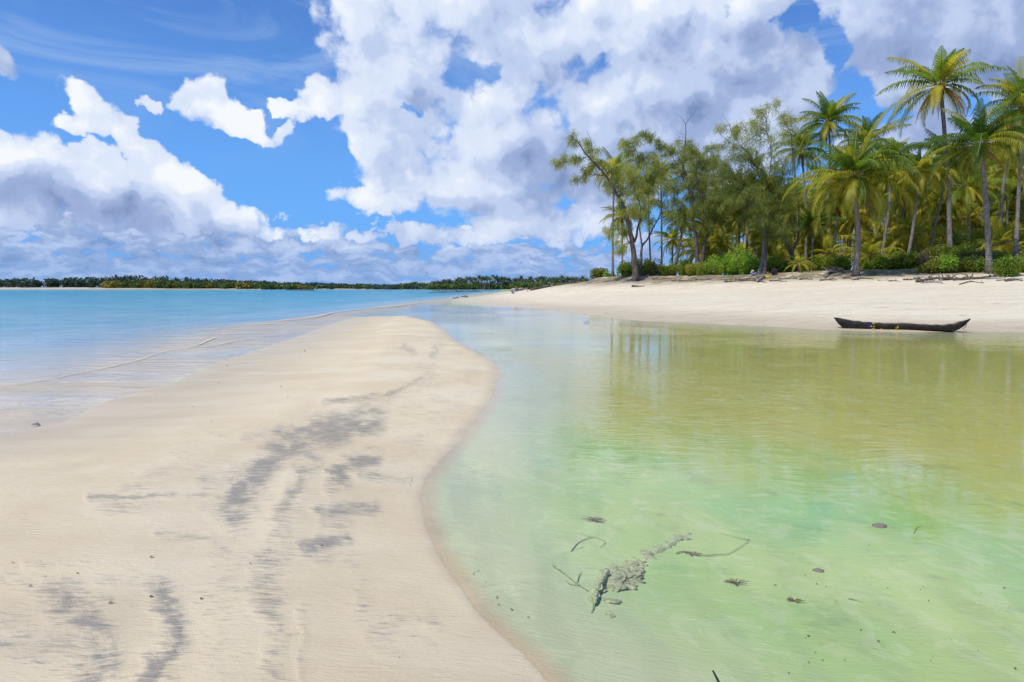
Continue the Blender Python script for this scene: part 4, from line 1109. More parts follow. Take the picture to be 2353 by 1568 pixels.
def plain(name, c1, c2=None, rough=.7, scale=8, spec=.3):
    m, T, out = new_mat(name)
    geo = T.n('ShaderNodeTexCoord').outputs['Object']
    n_ = T.noise(geo, scale, 4, .6)
    princ(T, out, T.mix(T.ss(n_, .35, .65), c1, c2 or tuple(c * .6 for c in c1)), rough, bumpn(T, n_, .25, .02), spec)
    return m
plain('hull_black', (.010, .009, .008), (.035, .028, .024), .7, 5)
plain('hull_wood', (.17, .13, .10), (.30, .25, .20), .75, 4)
plain('blue_paint', (.010, .014, .10), (.02, .03, .16), .5)
plain('yellow_paint', (.75, .50, .02), (.62, .38, .02), .5)
plain('rope_green', (.08, .10, .06), (.16, .15, .10), .8)
plain('skin', (.055, .028, .017), (.075, .04, .025), .5, 3)
plain('hair', (.008, .007, .006), (.014, .012, .010), .7)
plain('shirt_light', (.46, .42, .34), (.56, .52, .44), .85)
plain('trousers_blue', (.40, .46, .62), (.12, .16, .36), .85, 5)
plain('cloth_dark', (.012, .016, .035), (.022, .028, .06), .85)
plain('leaf_brown', (.10, .065, .04), (.22, .14, .08), .7, 30)
plain('weed', (.16, .09, .035), (.24, .18, .06), .8, 30)
plain('crust', (.50, .53, .29), (.27, .30, .17), .95, 44)
plain('sunken_wood', (.48, .53, .29), (.33, .38, .20), .95, 34)
plain('stone', (.16, .14, .11), (.28, .25, .20), .9, 12)
plain('moss', (.16, .12, .04), (.07, .055, .02), .9, 16)
plain('black_plastic', (.012, .012, .012), (.03, .03, .03), .45)

def noisy_ball(G, c, rad, seed, mi=0, squash=(1, 1, 1), amp=.35, n=10):
    r = np.random.RandomState(seed)
    th = np.linspace(0, 2 * PI, 2 * n, endpoint=False); ph = np.linspace(.001, PI - .001, n)
    PH, TH_ = np.meshgrid(ph, th, indexing='ij')
    D = np.stack([np.sin(PH) * np.cos(TH_), np.sin(PH) * np.sin(TH_), np.cos(PH)], -1)
    k = r.randn(6, 3) * 2.4; p = r.rand(6) * 6
    f = 1 + amp * sum(np.sin(D @ k[i] * (1 + .6 * i) + p[i]) / (1.6 + i) for i in range(6)) * .6
    V = np.array(c) + D * f[..., None] * rad * np.array(squash)
    i, j = np.meshgrid(np.arange(n - 1), np.arange(2 * n), indexing='ij'); j2 = (j + 1) % (2 * n)
    G.add(V, np.stack([i * 2 * n + j, (i + 1) * 2 * n + j, (i + 1) * 2 * n + j2, i * 2 * n + j2], -1).reshape(-1, 4), mi)

# --- dugout canoe
A_, B_ = flat(1938, 757.5), flat(2194, 763)
ax = (B_ - A_); LEN = ax.length; ang = math.atan2(ax.y, ax.x)
cz = -.02
canoe = empty('canoe', (A_.x, A_.y, cz), 'black dugout canoe with a blue and yellow mark, lying at the edge of the pool', 'canoe')
canoe.rotation_euler = (0, 0, ang)
mpx = A_.y / FPX
tl = (-.34, .47); tr_ = (LEN + .46, .50)
def hull_station(s):
    """s 0..1 from the left tip to the right tip: x of keel, x of gunwale, keel height, gunwale height, half beam"""
    xg = tl[0] + (tr_[0] - tl[0]) * s
    q = np.interp(s, [0, .07, .90, 1], [0, 0, 1, 1])
    xk = np.interp(s, [0, .06, .5, .93, 1], [tl[0] + .0, .03, LEN * .5, LEN - .02, tr_[0]])
    zk = np.interp(s, [0, .02, .045, .08, .92, .955, .98, 1], [.45, .26, .10, .02, .02, .12, .28, .48])
    zg = np.interp(s, [0, .04, .12, .22, .32, .42, .52, .56, .62, .72, .80, .88, .94, 1], [.47, .455, .38, .33, .30, .285, .31, .30, .28, .265, .26, .315, .40, .50])
    w = .31 * (np.sin(np.clip(s, .0, 1) * PI) ** .42) + .012
    return xg, xk, zk, zg, w
NS = 41; ring = []
for k in range(NS):
    s = k / (NS - 1); xg, xk, zk, zg, w = hull_station(s)
    zg += .008 * math.sin(k * 1.9) + .006 * math.sin(k * 4.1)
    th = min(.035, w * .6)
    row = []
    for a in np.linspace(-1, 1, 9):
        t = abs(a); zz = zk + (zg - zk) * t ** 2.1; xx = xk + (xg - xk) * (zz - zk) / max(1e-3, zg - zk) if zg > zk + 1e-3 else xg
        row.append((xx, w * math.copysign(1, a) * (1 - (1 - t) ** 1.9), zz))
    for a in np.linspace(1, -1, 9):
        t = abs(a); zz = (zk + .04) + (zg - zk - .04) * t ** 2.1 if zg - zk > .06 else zg - .005; xx = xk + (xg - xk) * min(1, (zz - zk) / max(1e-3, zg - zk))
        row.append((xx + (.03 if s < .5 else -.03) * (1 if (s < .08 or s > .92) else 0), (w - th) * math.copysign(1, a) * (1 - (1 - t) ** 1.9), zz))
    ring.append(row)
V = np.array(ring); G = Geo(); nn = 18
i, j = np.meshgrid(np.arange(NS - 1), np.arange(nn), indexing='ij'); j2 = (j + 1) % nn
Fq = np.stack([i * nn + j, (i + 1) * nn + j, (i + 1) * nn + j2, i * nn + j2], -1).reshape(-1, 4)
G.add(V, Fq, 0)
for e in (0, NS - 1):
    for q in range(8):
        G.F.append(np.array([[e * nn + q, e * nn + q + 1, e * nn + 16 - q, e * nn + 17 - q]])); G.M.append(np.array([0]))
me = G.mesh('hull')
mi = []
for p in me.polygons:
    inner = all((v % 18) >= 9 for v in p.vertices)
    mi.append(1 if inner else 0)
me.polygons.foreach_set('material_index', mi)
hull = mesh_obj('hull', me, [M['hull_black'], M['hull_wood']], canoe)
def on_hull(px, dz):
    """point on the near side of the hull: distance along the canoe, height"""
    return (px - 1938) * mpx, dz
def hull_patch(name, x0, x1, z0, z1, mat, round_=False):
    nx, nz = (9, 9)
    G = Geo(); P = []
    for a in np.linspace(0, 1, nx):
        for b_ in np.linspace(0, 1, nz):
            aa, bb = a, b_
            if round_:
                u, v = 2 * a - 1, 2 * b_ - 1
                aa, bb = .5 + .5 * u * math.sqrt(1 - v * v / 2), .5 + .5 * v * math.sqrt(1 - u * u / 2)
            x = x0 + (x1 - x0) * aa; z = z0 + (z1 - z0) * bb
            s = (x - tl[0]) / (tr_[0] - tl[0]); xg, xk, zk, zg, w = hull_station(s)
            t = max(0, min(1, (z - zk) / (zg - zk))) ** (1 / 2.1)
            P.append((x, -w * (1 - (1 - t) ** 1.9) - .012, z))
    P = np.array(P); Q = P + np.array([0, .010, 0]); n_ = nx * nz
    i, j = np.meshgrid(np.arange(nx - 1), np.arange(nz - 1), indexing='ij')
    f = np.stack([i * nz + j, (i + 1) * nz + j, (i + 1) * nz + j + 1, i * nz + j + 1], -1).reshape(-1, 4)
    rim = [k * nz for k in range(nx)] + [(nx - 1) * nz + k for k in range(1, nz)] + [k * nz + nz - 1 for k in range(nx - 2, -1, -1)] + [k for k in range(nz - 2, 0, -1)]
    G.add(np.concatenate([P, Q]), np.concatenate([f, f[:, ::-1] + n_, [[rim[k], rim[(k + 1) % len(rim)], rim[(k + 1) % len(rim)] + n_, rim[k] + n_] for k in range(len(rim))]]))
    return mesh_obj(name, G.mesh(name), M[mat], canoe)
hull_patch('painted_band', 47 * mpx, 57 * mpx, .06, .325, 'blue_paint')
for q in [(57, 61, .255, .315), (53, 57.5, .155, .20), (56, 63, .065, .115), (73, 78.5, .055, .10), (60, 62, .14, .20)]:
    hull_patch('yellow_mark', q[0] * mpx, q[1] * mpx, q[2], q[3], 'yellow_paint', True)
for x0, z0, x1, z1 in [(103, .10, 107, .17), (106, .16, 108, .23), (107, .13, 110, .17)]:
    hull_patch('yellow_mark', x0 * mpx, x1 * mpx, z0, z1, 'yellow_paint', True)
# mooring rope and the pole lying behind the right end
G = Geo(); a = Vector(canoe.matrix_basis @ Vector((tr_[0] - .14, 0, .37)))
pr = [a, a + Vector((.03, .02, -.14)), flat(2212, 757, .01), flat(2240, 759, .012), flat(2270, 758.5, .012), flat(2300, 757, .015)]
G.tube(smooth_path([tuple(p) for p in pr], 30), .011, 0, 6)
tag(mesh_obj('mooring_rope', G.mesh('mooring_rope'), M['rope_green']), 'thin greenish rope running from the right end of the canoe along the wet sand', 'rope')

# --- people sitting under the she-oak
def skin_mesh(name, verts, edges, root=0, sub=2):
    me = bpy.data.meshes.new(name + '_rig'); me.from_pydata([v[:3] for v in verts], edges, [])
    ob = bpy.data.objects.new(name + '_rig', me); COL.objects.link(ob)
    md = ob.modifiers.new('s', 'SKIN'); ob.modifiers.new('u', 'SUBSURF').levels = sub
    md.use_smooth_shade = True
    for k, v in enumerate(verts):
        sv = me.skin_vertices[0].data[k]; sv.radius = (v[3], v[4] if len(v) > 4 else v[3]); sv.use_root = (k == root)
    dg = bpy.context.evaluated_depsgraph_get(); dg.update()
    out_ = bpy.data.meshes.new_from_object(ob.evaluated_get(dg)); out_.name = name
    bpy.data.objects.remove(ob); bpy.data.meshes.remove(me)
    for p in out_.polygons: p.use_smooth = True
    return out_
def sitting_person(pos, rz, label, top, bottom, lean=0.0, sc=1.0):
    o = empty('person', pos, label, 'person'); o.rotation_euler = (0, 0, rz); o.scale = (sc,) * 3
    L = lean
    pel, sp, ch, nk, hd0, hd1 = (0, 0, .13), (-.03 + L * .2, 0, .32), (.0 + L * .5, 0, .50), (.03 + L * .8, 0, .62), (.06 + L, 0, .69), (.065 + L, 0, .78)
    V = [(*pel, .13, .15), (*sp, .12, .14), (*ch, .11, .16), (*nk, .052), (*hd0, .07, .062), (*hd1, .086, .076), (hd1[0] + .005, 0, .85, .045)]
    E = [(0, 1), (1, 2), (2, 3), (3, 4), (4, 5), (5, 6)]
    V.append((hd1[0] + .088, 0, .755, .014)); E.append((5, 7))                 # nose
    for sd in (-1, 1):
        b = len(V)
        V += [(.05, sd * .11, .13, .095), (.42, sd * .21, .30, .062), (.40, sd * .12, .06, .045), (.50, sd * .12, .035, .035), (.58, sd * .13, .03, .02)]
        E += [(0, b), (b, b + 1), (b + 1, b + 2), (b + 2, b + 3), (b + 3, b + 4)]
        b = len(V)
        V += [(ch[0], sd * .17, .53, .055), (.14 + L, sd * .22, .36, .042), (.33 + L, sd * .12, .36, .028), (.385 + L, sd * .10, .36, .026, .034)]
        E += [(2, b), (b, b + 1), (b + 1, b + 2), (b + 2, b + 3)]
        for f, (dy, ln_) in enumerate([(-.030, .060), (-.010, .070), (.010, .066), (.029, .052)]):
            c = len(V)
            V += [(.405 + L, sd * (.10 + dy), .357, .010), (.405 + ln_ * .6 + L, sd * (.10 + dy), .350, .009), (.405 + ln_ + L, sd * (.10 + dy), .330, .008)]
            E += [(b + 3, c), (c, c + 1), (c + 1, c + 2)]
        c = len(V)
        V += [(.375 + L, sd * .062, .352, .011), (.405 + L, sd * .050, .335, .009)]; E += [(b + 3, c), (c, c + 1)]
    mesh_obj('body', skin_mesh('body', V, E), M['skin'], o)
    S_ = [(.0, 0, .17, .155, .18), (sp[0], 0, .32, .15, .17), (ch[0], 0, .50, .135, .19), (nk[0] - .01, 0, .59, .075)]
    ES = [(0, 1), (1, 2), (2, 3)]
    for sd in (-1, 1):
        b = len(S_); S_ += [(ch[0], sd * .19, .53, .072), (.10 + L, sd * .225, .41, .062)]; ES += [(2, b), (b, b + 1)]
    mesh_obj('shirt', skin_mesh('shirt', S_, ES), M[top], o)
    T_ = [(0, 0, .12, .15, .17)]; ET = []
    for sd in (-1, 1):
        b = len(T_); T_ += [(.07, sd * .115, .13, .115), (.43, sd * .21, .30, .08), (.405, sd * .13, .10, .06)]; ET += [(0, b), (b, b + 1), (b + 1, b + 2)]
    mesh_obj('trousers', skin_mesh('trousers', T_, ET), M[bottom], o)
    G = Geo(); noisy_ball(G, (hd1[0] - .022, 0, .815), .098, 5, 0, (1, .92, .82), .08)
    mesh_obj('hair', G.mesh('hair'), M['hair'], o)
    G = Geo()
    for sd in (-1, 1):
        noisy_ball(G, (hd1[0], sd * .083, .765), .02, 3, 0, (.8, .4, 1.3), .1, 6)
    mesh_obj('ears', G.mesh('ears'), M['skin'], o)
    return o
p1 = hit(1728, 634, 40); p1.z -= .03
sitting_person(p1, -.12, 'person in light shirt and pale trousers sitting on sand beside a palm trunk', 'shirt_light', 'trousers_blue', .06)
p2 = hit(1778, 631.5, 40); p2.z -= .03
sitting_person(p2, -1.9, 'person in dark clothes sitting in the shade of the she-oak', 'cloth_dark', 'cloth_dark', .02)
# bag and low bench
p = hit(1754, 641, 30)
bag = empty('bag', p, 'black and yellow duffel bag lying on the sand in front of the palm trunk', 'bag'); bag.rotation_euler = (0, 0, -.15)
G = Geo(); xs = np.linspace(-.62, .20, 12); G.tube(np.stack([xs, 0 * xs, .14 + 0 * xs], 1), .16 * np.sqrt(np.clip(1 - ((xs + .21) / .42) ** 6, .05, 1)), 0, 12); mesh_obj('body', G.mesh('body'), M['black_plastic'], bag)
G = Geo(); xs = np.linspace(.21, .60, 9); G.tube(np.stack([xs, 0 * xs, .14 + 0 * xs], 1), .165 * np.sqrt(np.clip(1 - ((xs - .40) / .21) ** 6, .05, 1)), 0, 12); mesh_obj('end_pocket', G.mesh('end_pocket'), M['yellow_paint'], bag)
G = Geo(); th = np.linspace(0, PI, 9); G.tube(np.stack([-.2 + .28 * np.cos(th), 0 * th, .28 + .12 * np.sin(th)], 1), .015, 0, 5); mesh_obj('handle', G.mesh('handle'), M['black_plastic'], bag)
p = at(1741, 612, 82); zt = toph(1741, 599.5, 82)
tb = empty('table', (p.x, p.y, gz(p.x, p.y)), 'dark wooden table standing behind the bright green bush', 'table')
def slab(cx, cy, cz_, sx, sy, sz):
    v = np.array([(a * sx, b_ * sy, c_ * sz) for c_ in (-.5, .5) for a, b_ in ((-.5, -.5), (.5, -.5), (.5, .5), (-.5, .5))]) + (cx, cy, cz_)
    return v, [[3, 2, 1, 0], [4, 5, 6, 7], [0, 1, 5, 4], [1, 2, 6, 5], [2, 3, 7, 6], [3, 0, 4, 7]]
hT = max(.8, zt - gz(p.x, p.y))
G = Geo()
for k in range(5): G.add(*slab(0, -.4 + k * .2, hT, 1.25, .185, .05))
mesh_obj('table_top', G.mesh('table_top', False), M['dark_driftwood'], tb)
for sx in (-.52, .52):
    for sy in (-.36, .36):
        G = Geo(); G.tube([(sx, sy, -.1), (sx, sy, hT - .03)], [.05, .04], 0, 6); mesh_obj('leg', G.mesh('leg'), M['dark_driftwood'], tb)

# --- driftwood
def wood(name, pts, r0, r1, mat, label, cat, group=None, twigs=0, seed=0, lift=.0, Y0=1.5, sink=.3):
    """a branch lying on the ground through photo points"""
    r = np.random.RandomState(seed + 77)
    W_ = [hit(px, py, Y0) for px, py in pts]
    W_ = [w_ + Vector((0, 0, r0 * (1 - sink) + lift)) for w_ in W_]
    o_ = np.array(W_[0]); P = smooth_path([tuple(w_) for w_ in W_], 8 * len(pts)) - o_
    P = P + np.cumsum(r.randn(*P.shape), 0) * r0 * .10
    G = Geo(); s = np.linspace(0, 1, len(P)); G.tube(P, (r0 + (r1 - r0) * s) * (1 + .14 * r.randn(len(P)).clip(-1, 1)), 0, 8)
    tot = np.linalg.norm(P[-1] - P[0])
    for k in range(twigs):
        b_ = P[int(len(P) * (.15 + .8 * r.rand()))]; d = r.randn(3); d[2] = abs(d[2]) * .7; d /= np.linalg.norm(d)
        l_ = min(tot * (.12 + .22 * r.rand()), .5 + .5 * r.rand())
        G.tube(smooth_path([b_, b_ + d * l_ * .5 + r.randn(3) * l_ * .1, b_ + d * l_ + r.randn(3) * l_ * .15], 7), np.linspace(r0 * .45, r0 * .12, 7), 0, 5)
    o = mesh_obj(name, G.mesh(name), M[mat]); o.location = tuple(o_)
    return tag(o, label, cat, group)
D = 'driftwood'
wood('driftwood_log', [(1174, 666), (1190, 662), (1212, 667)], .30, .12, D, 'pale driftwood log arching at the far point of the beach', 'driftwood', None, 4, 1, .15, 60)
wood('driftwood_log', [(1222, 664), (1245, 661), (1262, 659)], .18, .08, 'dark_driftwood', 'thin dark driftwood right of the arching log at the beach point', 'driftwood', None, 3, 2, 0, 60)
q = hit(1266, 662, 60); G = Geo(); u_ = q.y / FPX
for pts_, r0_ in [([(0, -2), (1, 4), (0, 9), (-1, 14)], 1.0), ([(1, 5), (4, 9), (5, 12)], .6), ([(0, 8), (-3, 11), (-4, 14)], .5), ([(0, 3), (3, 4), (8, 3)], .6)]:
    G.tube(smooth_path([(a_ * u_, .1 * a_ * u_, b_ * u_) for a_, b_ in pts_], 9), np.linspace(r0_, r0_ * .4, 9) * u_ * .8, 0, 6)
o = mesh_obj('dead_sapling', G.mesh('dead_sapling'), M[D]); o.location = tuple(q); tag(o, 'bleached upright dead branch on the crest of the far beach', 'driftwood')
wood('driftwood_log', [(1280, 657), (1310, 652), (1345, 647)], .12, .05, 'dark_driftwood', 'long thin driftwood along the left end of the dune crest', 'driftwood', None, 4, 4, 0, 60)
wood('plank', [(1451, 660), (1466, 659.5), (1481, 658.5)], .10, .03, 'hull_black', 'dark slender plank lying alone on the white sand below the leaning she-oak', 'plank', None, 0, 5, 0, 30)
wood('driftwood_branch', [(1052, 684), (1046, 686), (1040, 687)], .10, .05, 'dark_driftwood', 'small dark driftwood lump at the tip of the sand spit', 'driftwood', None, 2, 6, 0, 40)
wood('driftwood_branch', [(1074, 684), (1068, 683), (1062, 684)], .09, .04, 'moss', 'greenish stick poking up near the tip of the sand spit', 'driftwood', None, 5, 7, .05, 40)
wood('driftwood_branch', [(1665, 650), (1680, 648), (1702, 647)], .09, .04, 'dark_driftwood', 'driftwood branch with upright twigs on the sand below the bright bush', 'driftwood', None, 9, 8, 0, 30)
wood('driftwood_branch', [(1700, 648), (1725, 646), (1760, 650)], .10, .05, 'dark_driftwood', 'twisted driftwood branch in front of the black and yellow bag', 'driftwood', None, 10, 9, 0, 30)
wood('driftwood_branch', [(1740, 650), (1746, 643), (1752, 641)], .12, .06, D, 'short pale driftwood root standing before the bag', 'driftwood', None, 8, 10, .1, 30)
wood('driftwood_log', [(1905, 632), (1922, 627), (1938, 629)], .28, .16, 'dark_driftwood', 'thick dark log lying left of the broad front palm', 'driftwood', None, 5, 11, .1, 30)
wood('driftwood_log', [(1893, 640), (1904, 632), (1914, 626)], .13, .06, D, 'pale driftwood branch leaning up beside the thick dark log', 'driftwood', None, 6, 12, .2, 30)
wood('driftwood_log', [(2106, 650), (2140, 646), (2184, 645)], .14, .07, 'dark_driftwood', 'long dark driftwood in the litter right of the broad front palm', 'driftwood', None, 14, 13, .05, 30)
wood('driftwood_branch', [(2115, 652), (2150, 650), (2168, 653)], .08, .04, D, 'pale driftwood branches below the long dark driftwood', 'driftwood', None, 10, 14, 0, 30)
wood('driftwood_branch', [(2205, 655), (2230, 649), (2262, 652)], .06, .03, 'dark_driftwood', 'thin curved branch on the sand below the big right palm', 'driftwood', None, 4, 15, 0, 30)
wood('driftwood_log', [(2190, 646), (2240, 643), (2300, 639)], .12, .06, 'dark_driftwood', 'long dark root line along the dune edge near the right', 'driftwood', None, 12, 16, .05, 30)
wood('driftwood_branch', [(2310, 648), (2335, 645), (2352, 647)], .08, .04, 'dark_driftwood', 'dark branch on the sand at the right edge of the photo', 'driftwood', None, 6, 17, 0, 30)
r = np.random.RandomState(31)
for k in range(34):
    px = 1420 + 930 * (k + r.rand()) / 34; py = np.interp(px, [1400, 1700, 2353], [643, 641, 641]) + 7 * r.rand()
    ln = 14 + 34 * r.rand()
    wood('driftwood_stick', [(px, py), (px + ln * .5, py - 1.6 * r.rand()), (px + ln, py + 2 * (r.rand() - .5))], .05 + .05 * r.rand(), .02, 'dark_driftwood' if r.rand() < .7 else D,
         'weathered stick at the dune foot, ' + ('below the she-oaks left of the bright bush' if px < 1620 else 'in front, ' + landmark(px).replace('straight behind', 'below').replace('behind', 'below')), 'driftwood', 'driftwood sticks along the dune foot', r.randint(1, 6), 50 + k, 0, 30)

# mossy stump in the shallows, small stones on the wet shore
p = hit(1348, 746, 20); o = empty('stump', (p.x, p.y, p.z - .03), 'small mossy brown stump in the shallow water off the beach', 'stump')
G = Geo(); noisy_ball(G, (0, 0, .09), .13, 4, 0, (1.1, 1, .75), .5, 14); mesh_obj('trunk', G.mesh('trunk'), M['moss'], o)
G = Geo(); noisy_ball(G, (.06, -.03, .19), .055, 8, 0, (1, 1, 1.1), .5); noisy_ball(G, (-.09, -.02, .15), .05, 9, 0, (1, 1, .9), .5); mesh_obj('knob', G.mesh('knob'), M['yellow_paint'] if False else M['leaf_brown'], o)
STONES = []
for s_ in range(3):
    G = Geo(); noisy_ball(G, (0, 0, 0), 1, 20 + s_, 0, (1.2, .9, .6), .4, 8); me_ = G.mesh('stone'); me_.materials.append(M['stone']); STONES.append(me_)
for k, (px, py) in enumerate([(1298, 716), (1322, 722), (1344, 724), (1350, 731), (1375, 728), (1392, 721), (1406, 733), (1284, 711), (1430, 737), (1466, 742), (1505, 748), (1388, 738)]):
    p = hit(px, py, 18); q = bpy.data.objects.new('stone', STONES[k % 3]); q.location = p; s_ = .025 + .03 * r.rand(); q.scale = (s_, s_, s_); q.rotation_euler = (0, 0, r.rand() * 6); COL.objects.link(q)
    tag(q, 'small dark stone lying on the wet shore near the mossy stump', 'stone', 'stones on the wet shore')

# dry leaf scraps on the sand bar and on the bed of the pool
def leaf_mesh(seed):
    r = np.random.RandomState(seed); G = Geo(); n_ = 9
    t = np.linspace(0, 1, n_); w = np.sin(t * PI) ** .8 * .28 + .01
    cx = np.stack([t - .5, .12 * np.sin(t * 3 + seed), .10 * np.sin(t * PI) + .05 * r.rand(n_)], 1)
    a = cx + np.stack([0 * t, w, .16 * w / .28 + .04 * r.rand(n_)], 1); b_ = cx - np.stack([0 * t, w, -.12 * w / .28 - .04 * r.rand(n_)], 1)
    V = np.stack([a, cx, b_], 1).reshape(-1, 3)
    V2 = np.concatenate([V, V - [0, 0, .02]]); f = []
    for k in range(n_ - 1):
        for q in (0, 1):
            f.append([k * 3 + q, k * 3 + q + 1, k * 3 + q + 4, k * 3 + q + 3]); f.append([3 * n_ + x for x in (k * 3 + q + 3, k * 3 + q + 4, k * 3 + q + 1, k * 3 + q)])
        for q in (0, 2):
            f.append([k * 3 + q, k * 3 + q + 3, 3 * n_ + k * 3 + q + 3, 3 * n_ + k * 3 + q])
    G.add(V2, f); me = G.mesh('leaf_scrap'); me.materials.append(M['leaf_brown']); return me
LV = [leaf_mesh(s) for s in range(4)]
def leaf(px, py, size, label, group=None, k=0):
    p = hit(px, py, 1.8); q = bpy.data.objects.new('leaf_scrap', LV[k % 4]); q.location = p + Vector((0, 0, .004)); q.scale = (size,) * 3
    q.rotation_euler = (.1, .1, r.rand() * 6.3 if px != 83 else .2); COL.objects.link(q); tag(q, label, 'leaf', group)
leaf(83, 981, .11, 'dark dry leaf alone on the wet sand at the far left', k=1)
for k, (px, py) in enumerate([(443, 937), (645, 890), (486, 970), (502, 882), (661, 914), (777, 824), (700, 808), (522, 842), (348, 1282), (178, 1322), (348, 1375), (464, 1378), (254, 1388), (575, 1298), (30, 1298), (740, 1258), (70, 1350)]):
    leaf(px, py, (.014 + .010 * r.rand()) * max(1, hit(px, py, 1.8).y / 6), 'tiny dark leaf scrap on the dry sand bar', 'leaf scraps on the sand bar', k)
for k in range(44):
    px, py = 1700 + 650 * r.rand() ** .8, 1235 + 320 * r.rand()
    leaf(px, py, .007 + .013 * r.rand() ** 2, 'dark leaf scrap lying on the bed of the green pool', 'leaf scraps on the pool bed', k)
for k in range(12):
    t = r.rand(); px = np.interp(t, [0, .3, .6, 1], [1000, 1040, 1090, 1180]) + 12 + 40 * r.rand(); py = np.interp(t, [0, .3, .6, 1], [1180, 1280, 1350, 1440])
    leaf(px, py, .007 + .010 * r.rand(), 'dark leaf scrap in the shallows along the edge of the sand bar', 'leaf scraps along the pool edge', k)

# sunken log and branches in the clear pool
p = hit(1440, 1318); lg = empty('sunken_log', tuple(p), 'crusted sunken log lying on the sandy bed of the green pool', 'log')
def HP(px, py, dz): q = hit(px, py); return np.array([q.x - p.x, q.y - p.y, q.z - p.z + dz])
G = Geo(); G.tube(smooth_path([HP(1350, 1420, -.015), HP(1362, 1370, .0), HP(1384, 1325, -.005), HP(1430, 1304, -.008), HP(1490, 1280, -.008), HP(1540, 1250, -.006), HP(1588, 1228, .0)], 120), np.interp(np.linspace(0, 1, 120), [0, .2, .45, .6, .8, 1], [.014, .022, .028, .024, .030, .024]) * (1 + .2 * fbm(np.linspace(0, 14, 120), np.zeros(120), 3) * 2), 0, 18)
G.tube(smooth_path([HP(1395, 1330, .05), HP(1374, 1370, .05), HP(1356, 1418, .0)], 40), np.linspace(.016, .009, 40), 0, 12)
me = G.mesh('trunk'); c_ = np.empty(len(me.vertices) * 3); me.vertices.foreach_get('co', c_); c_ = c_.reshape(-1, 3); n_ = np.empty_like(c_).ravel(); me.vertex_normals.foreach_get('vector', n_); n_ = n_.reshape(-1, 3)
c_ = c_ + n_ * (.055 * (fbm(c_[:, 0] * 16 + c_[:, 2] * 9, c_[:, 1] * 16, 4)))[:, None] - np.array([0, 0, .012]) + (np.random.RandomState(4).rand(*c_.shape) - .5) * .006
me.vertices.foreach_set('co', c_.ravel()); me.update()
mesh_obj('trunk', me, M['sunken_wood'], lg)
for k, (px, py, rd_) in enumerate([(1425, 1335, .13), (1398, 1352, .075), (1450, 1318, .09), (1404, 1385, .05), (1484, 1278, .06), (1395, 1415, .035), (1512, 1262, .05), (1555, 1238, .07), (1465, 1292, .055), (1474, 1300, .04), (1500, 1284, .035), (1440, 1296, .06), (1410, 1312, .06), (1388, 1338, .05), (1372, 1362, .04), (1535, 1252, .04), (1570, 1236, .045), (1440, 1350, .05)]):
    G = Geo(); noisy_ball(G, HP(px, py, -.004), rd_ * .9, 30 + k, 0, (1, 1, .26), .9, 26); mesh_obj('crust', G.mesh('crust'), M['crust'], lg)
def twig(pts, r0, label, side=(), lift=.02, mat='sunken_wood', group=None, name='sunken_branch'):
    b_ = hit(*pts[0]); G = Geo()
    P = [np.array(hit(*q)) - np.array(b_) + [0, 0, lift] for q in pts]
    r0 *= .62; lift *= .4
    P = [q_ - np.array([0, 0, lift * 1.5]) for q_ in P]
    G.tube(smooth_path(P, 6 * len(P)), np.linspace(r0, r0 * .3, 6 * len(P)), 0, 6)
    for sp2 in side:
        G.tube(smooth_path([np.array(hit(*q)) - np.array(b_) + [0, 0, lift] for q in sp2], 8), np.linspace(r0 * .6, r0 * .25, 8), 0, 5)
    o = mesh_obj(name, G.mesh(name), M[mat]); o.location = tuple(b_)
    return tag(o, label, 'branch', group)
twig([(1672, 1277), (1655, 1278), (1620, 1280), (1575, 1272), (1553, 1275)][::-1] + [(1700, 1262), (1722, 1245)], .010, 'long curved sunken branch right of the crusted log', [[(1722, 1245), (1690, 1238), (1655, 1228)]], .03)
twig([(1270, 1303), (1295, 1320), (1320, 1340), (1352, 1362)], .011, 'forked sunken twig left of the crusted log', [[(1325, 1345), (1330, 1330), (1336, 1320)], [(1332, 1350), (1310, 1345), (1300, 1338)]])
twig([(1312, 1271), (1330, 1250), (1362, 1240), (1390, 1247), (1378, 1262)], .007, 'thin looped sunken twig above the crusted log', [[(1362, 1240), (1340, 1232), (1318, 1228)], [(1340, 1262), (1318, 1268)]])
twig([(1948, 1380), (1965, 1384), (1982, 1388)], .008, 'short reddish sunken stick on the right of the pool bed')
twig([(2100, 1228), (2106, 1216), (2118, 1212)], .006, 'short sunken twig near the brownish deeper water')
b_ = hit(1660, 1600); G = Geo(); e1 = at(1657, 1549, b_.y * 1.0); P = [tuple(b_ - b_ + Vector((.1, -.05, -.05))), tuple(Vector((.03, .02, .06))), tuple(Vector((-.02, .10, .16)))]
G = Geo(); q = hit(1668, 1590); G.tube(smooth_path([(0, 0, -.03), (-.015, .04, .01), (-.03, .09, .04)], 9), np.linspace(.009, .004, 9), 0, 7)
o = mesh_obj('sunken_stick', G.mesh('sunken_stick'), M['hull_black']); o.location = tuple(q); tag(o, 'dark stick rising from the pool bed at the bottom edge of the photo', 'stick')
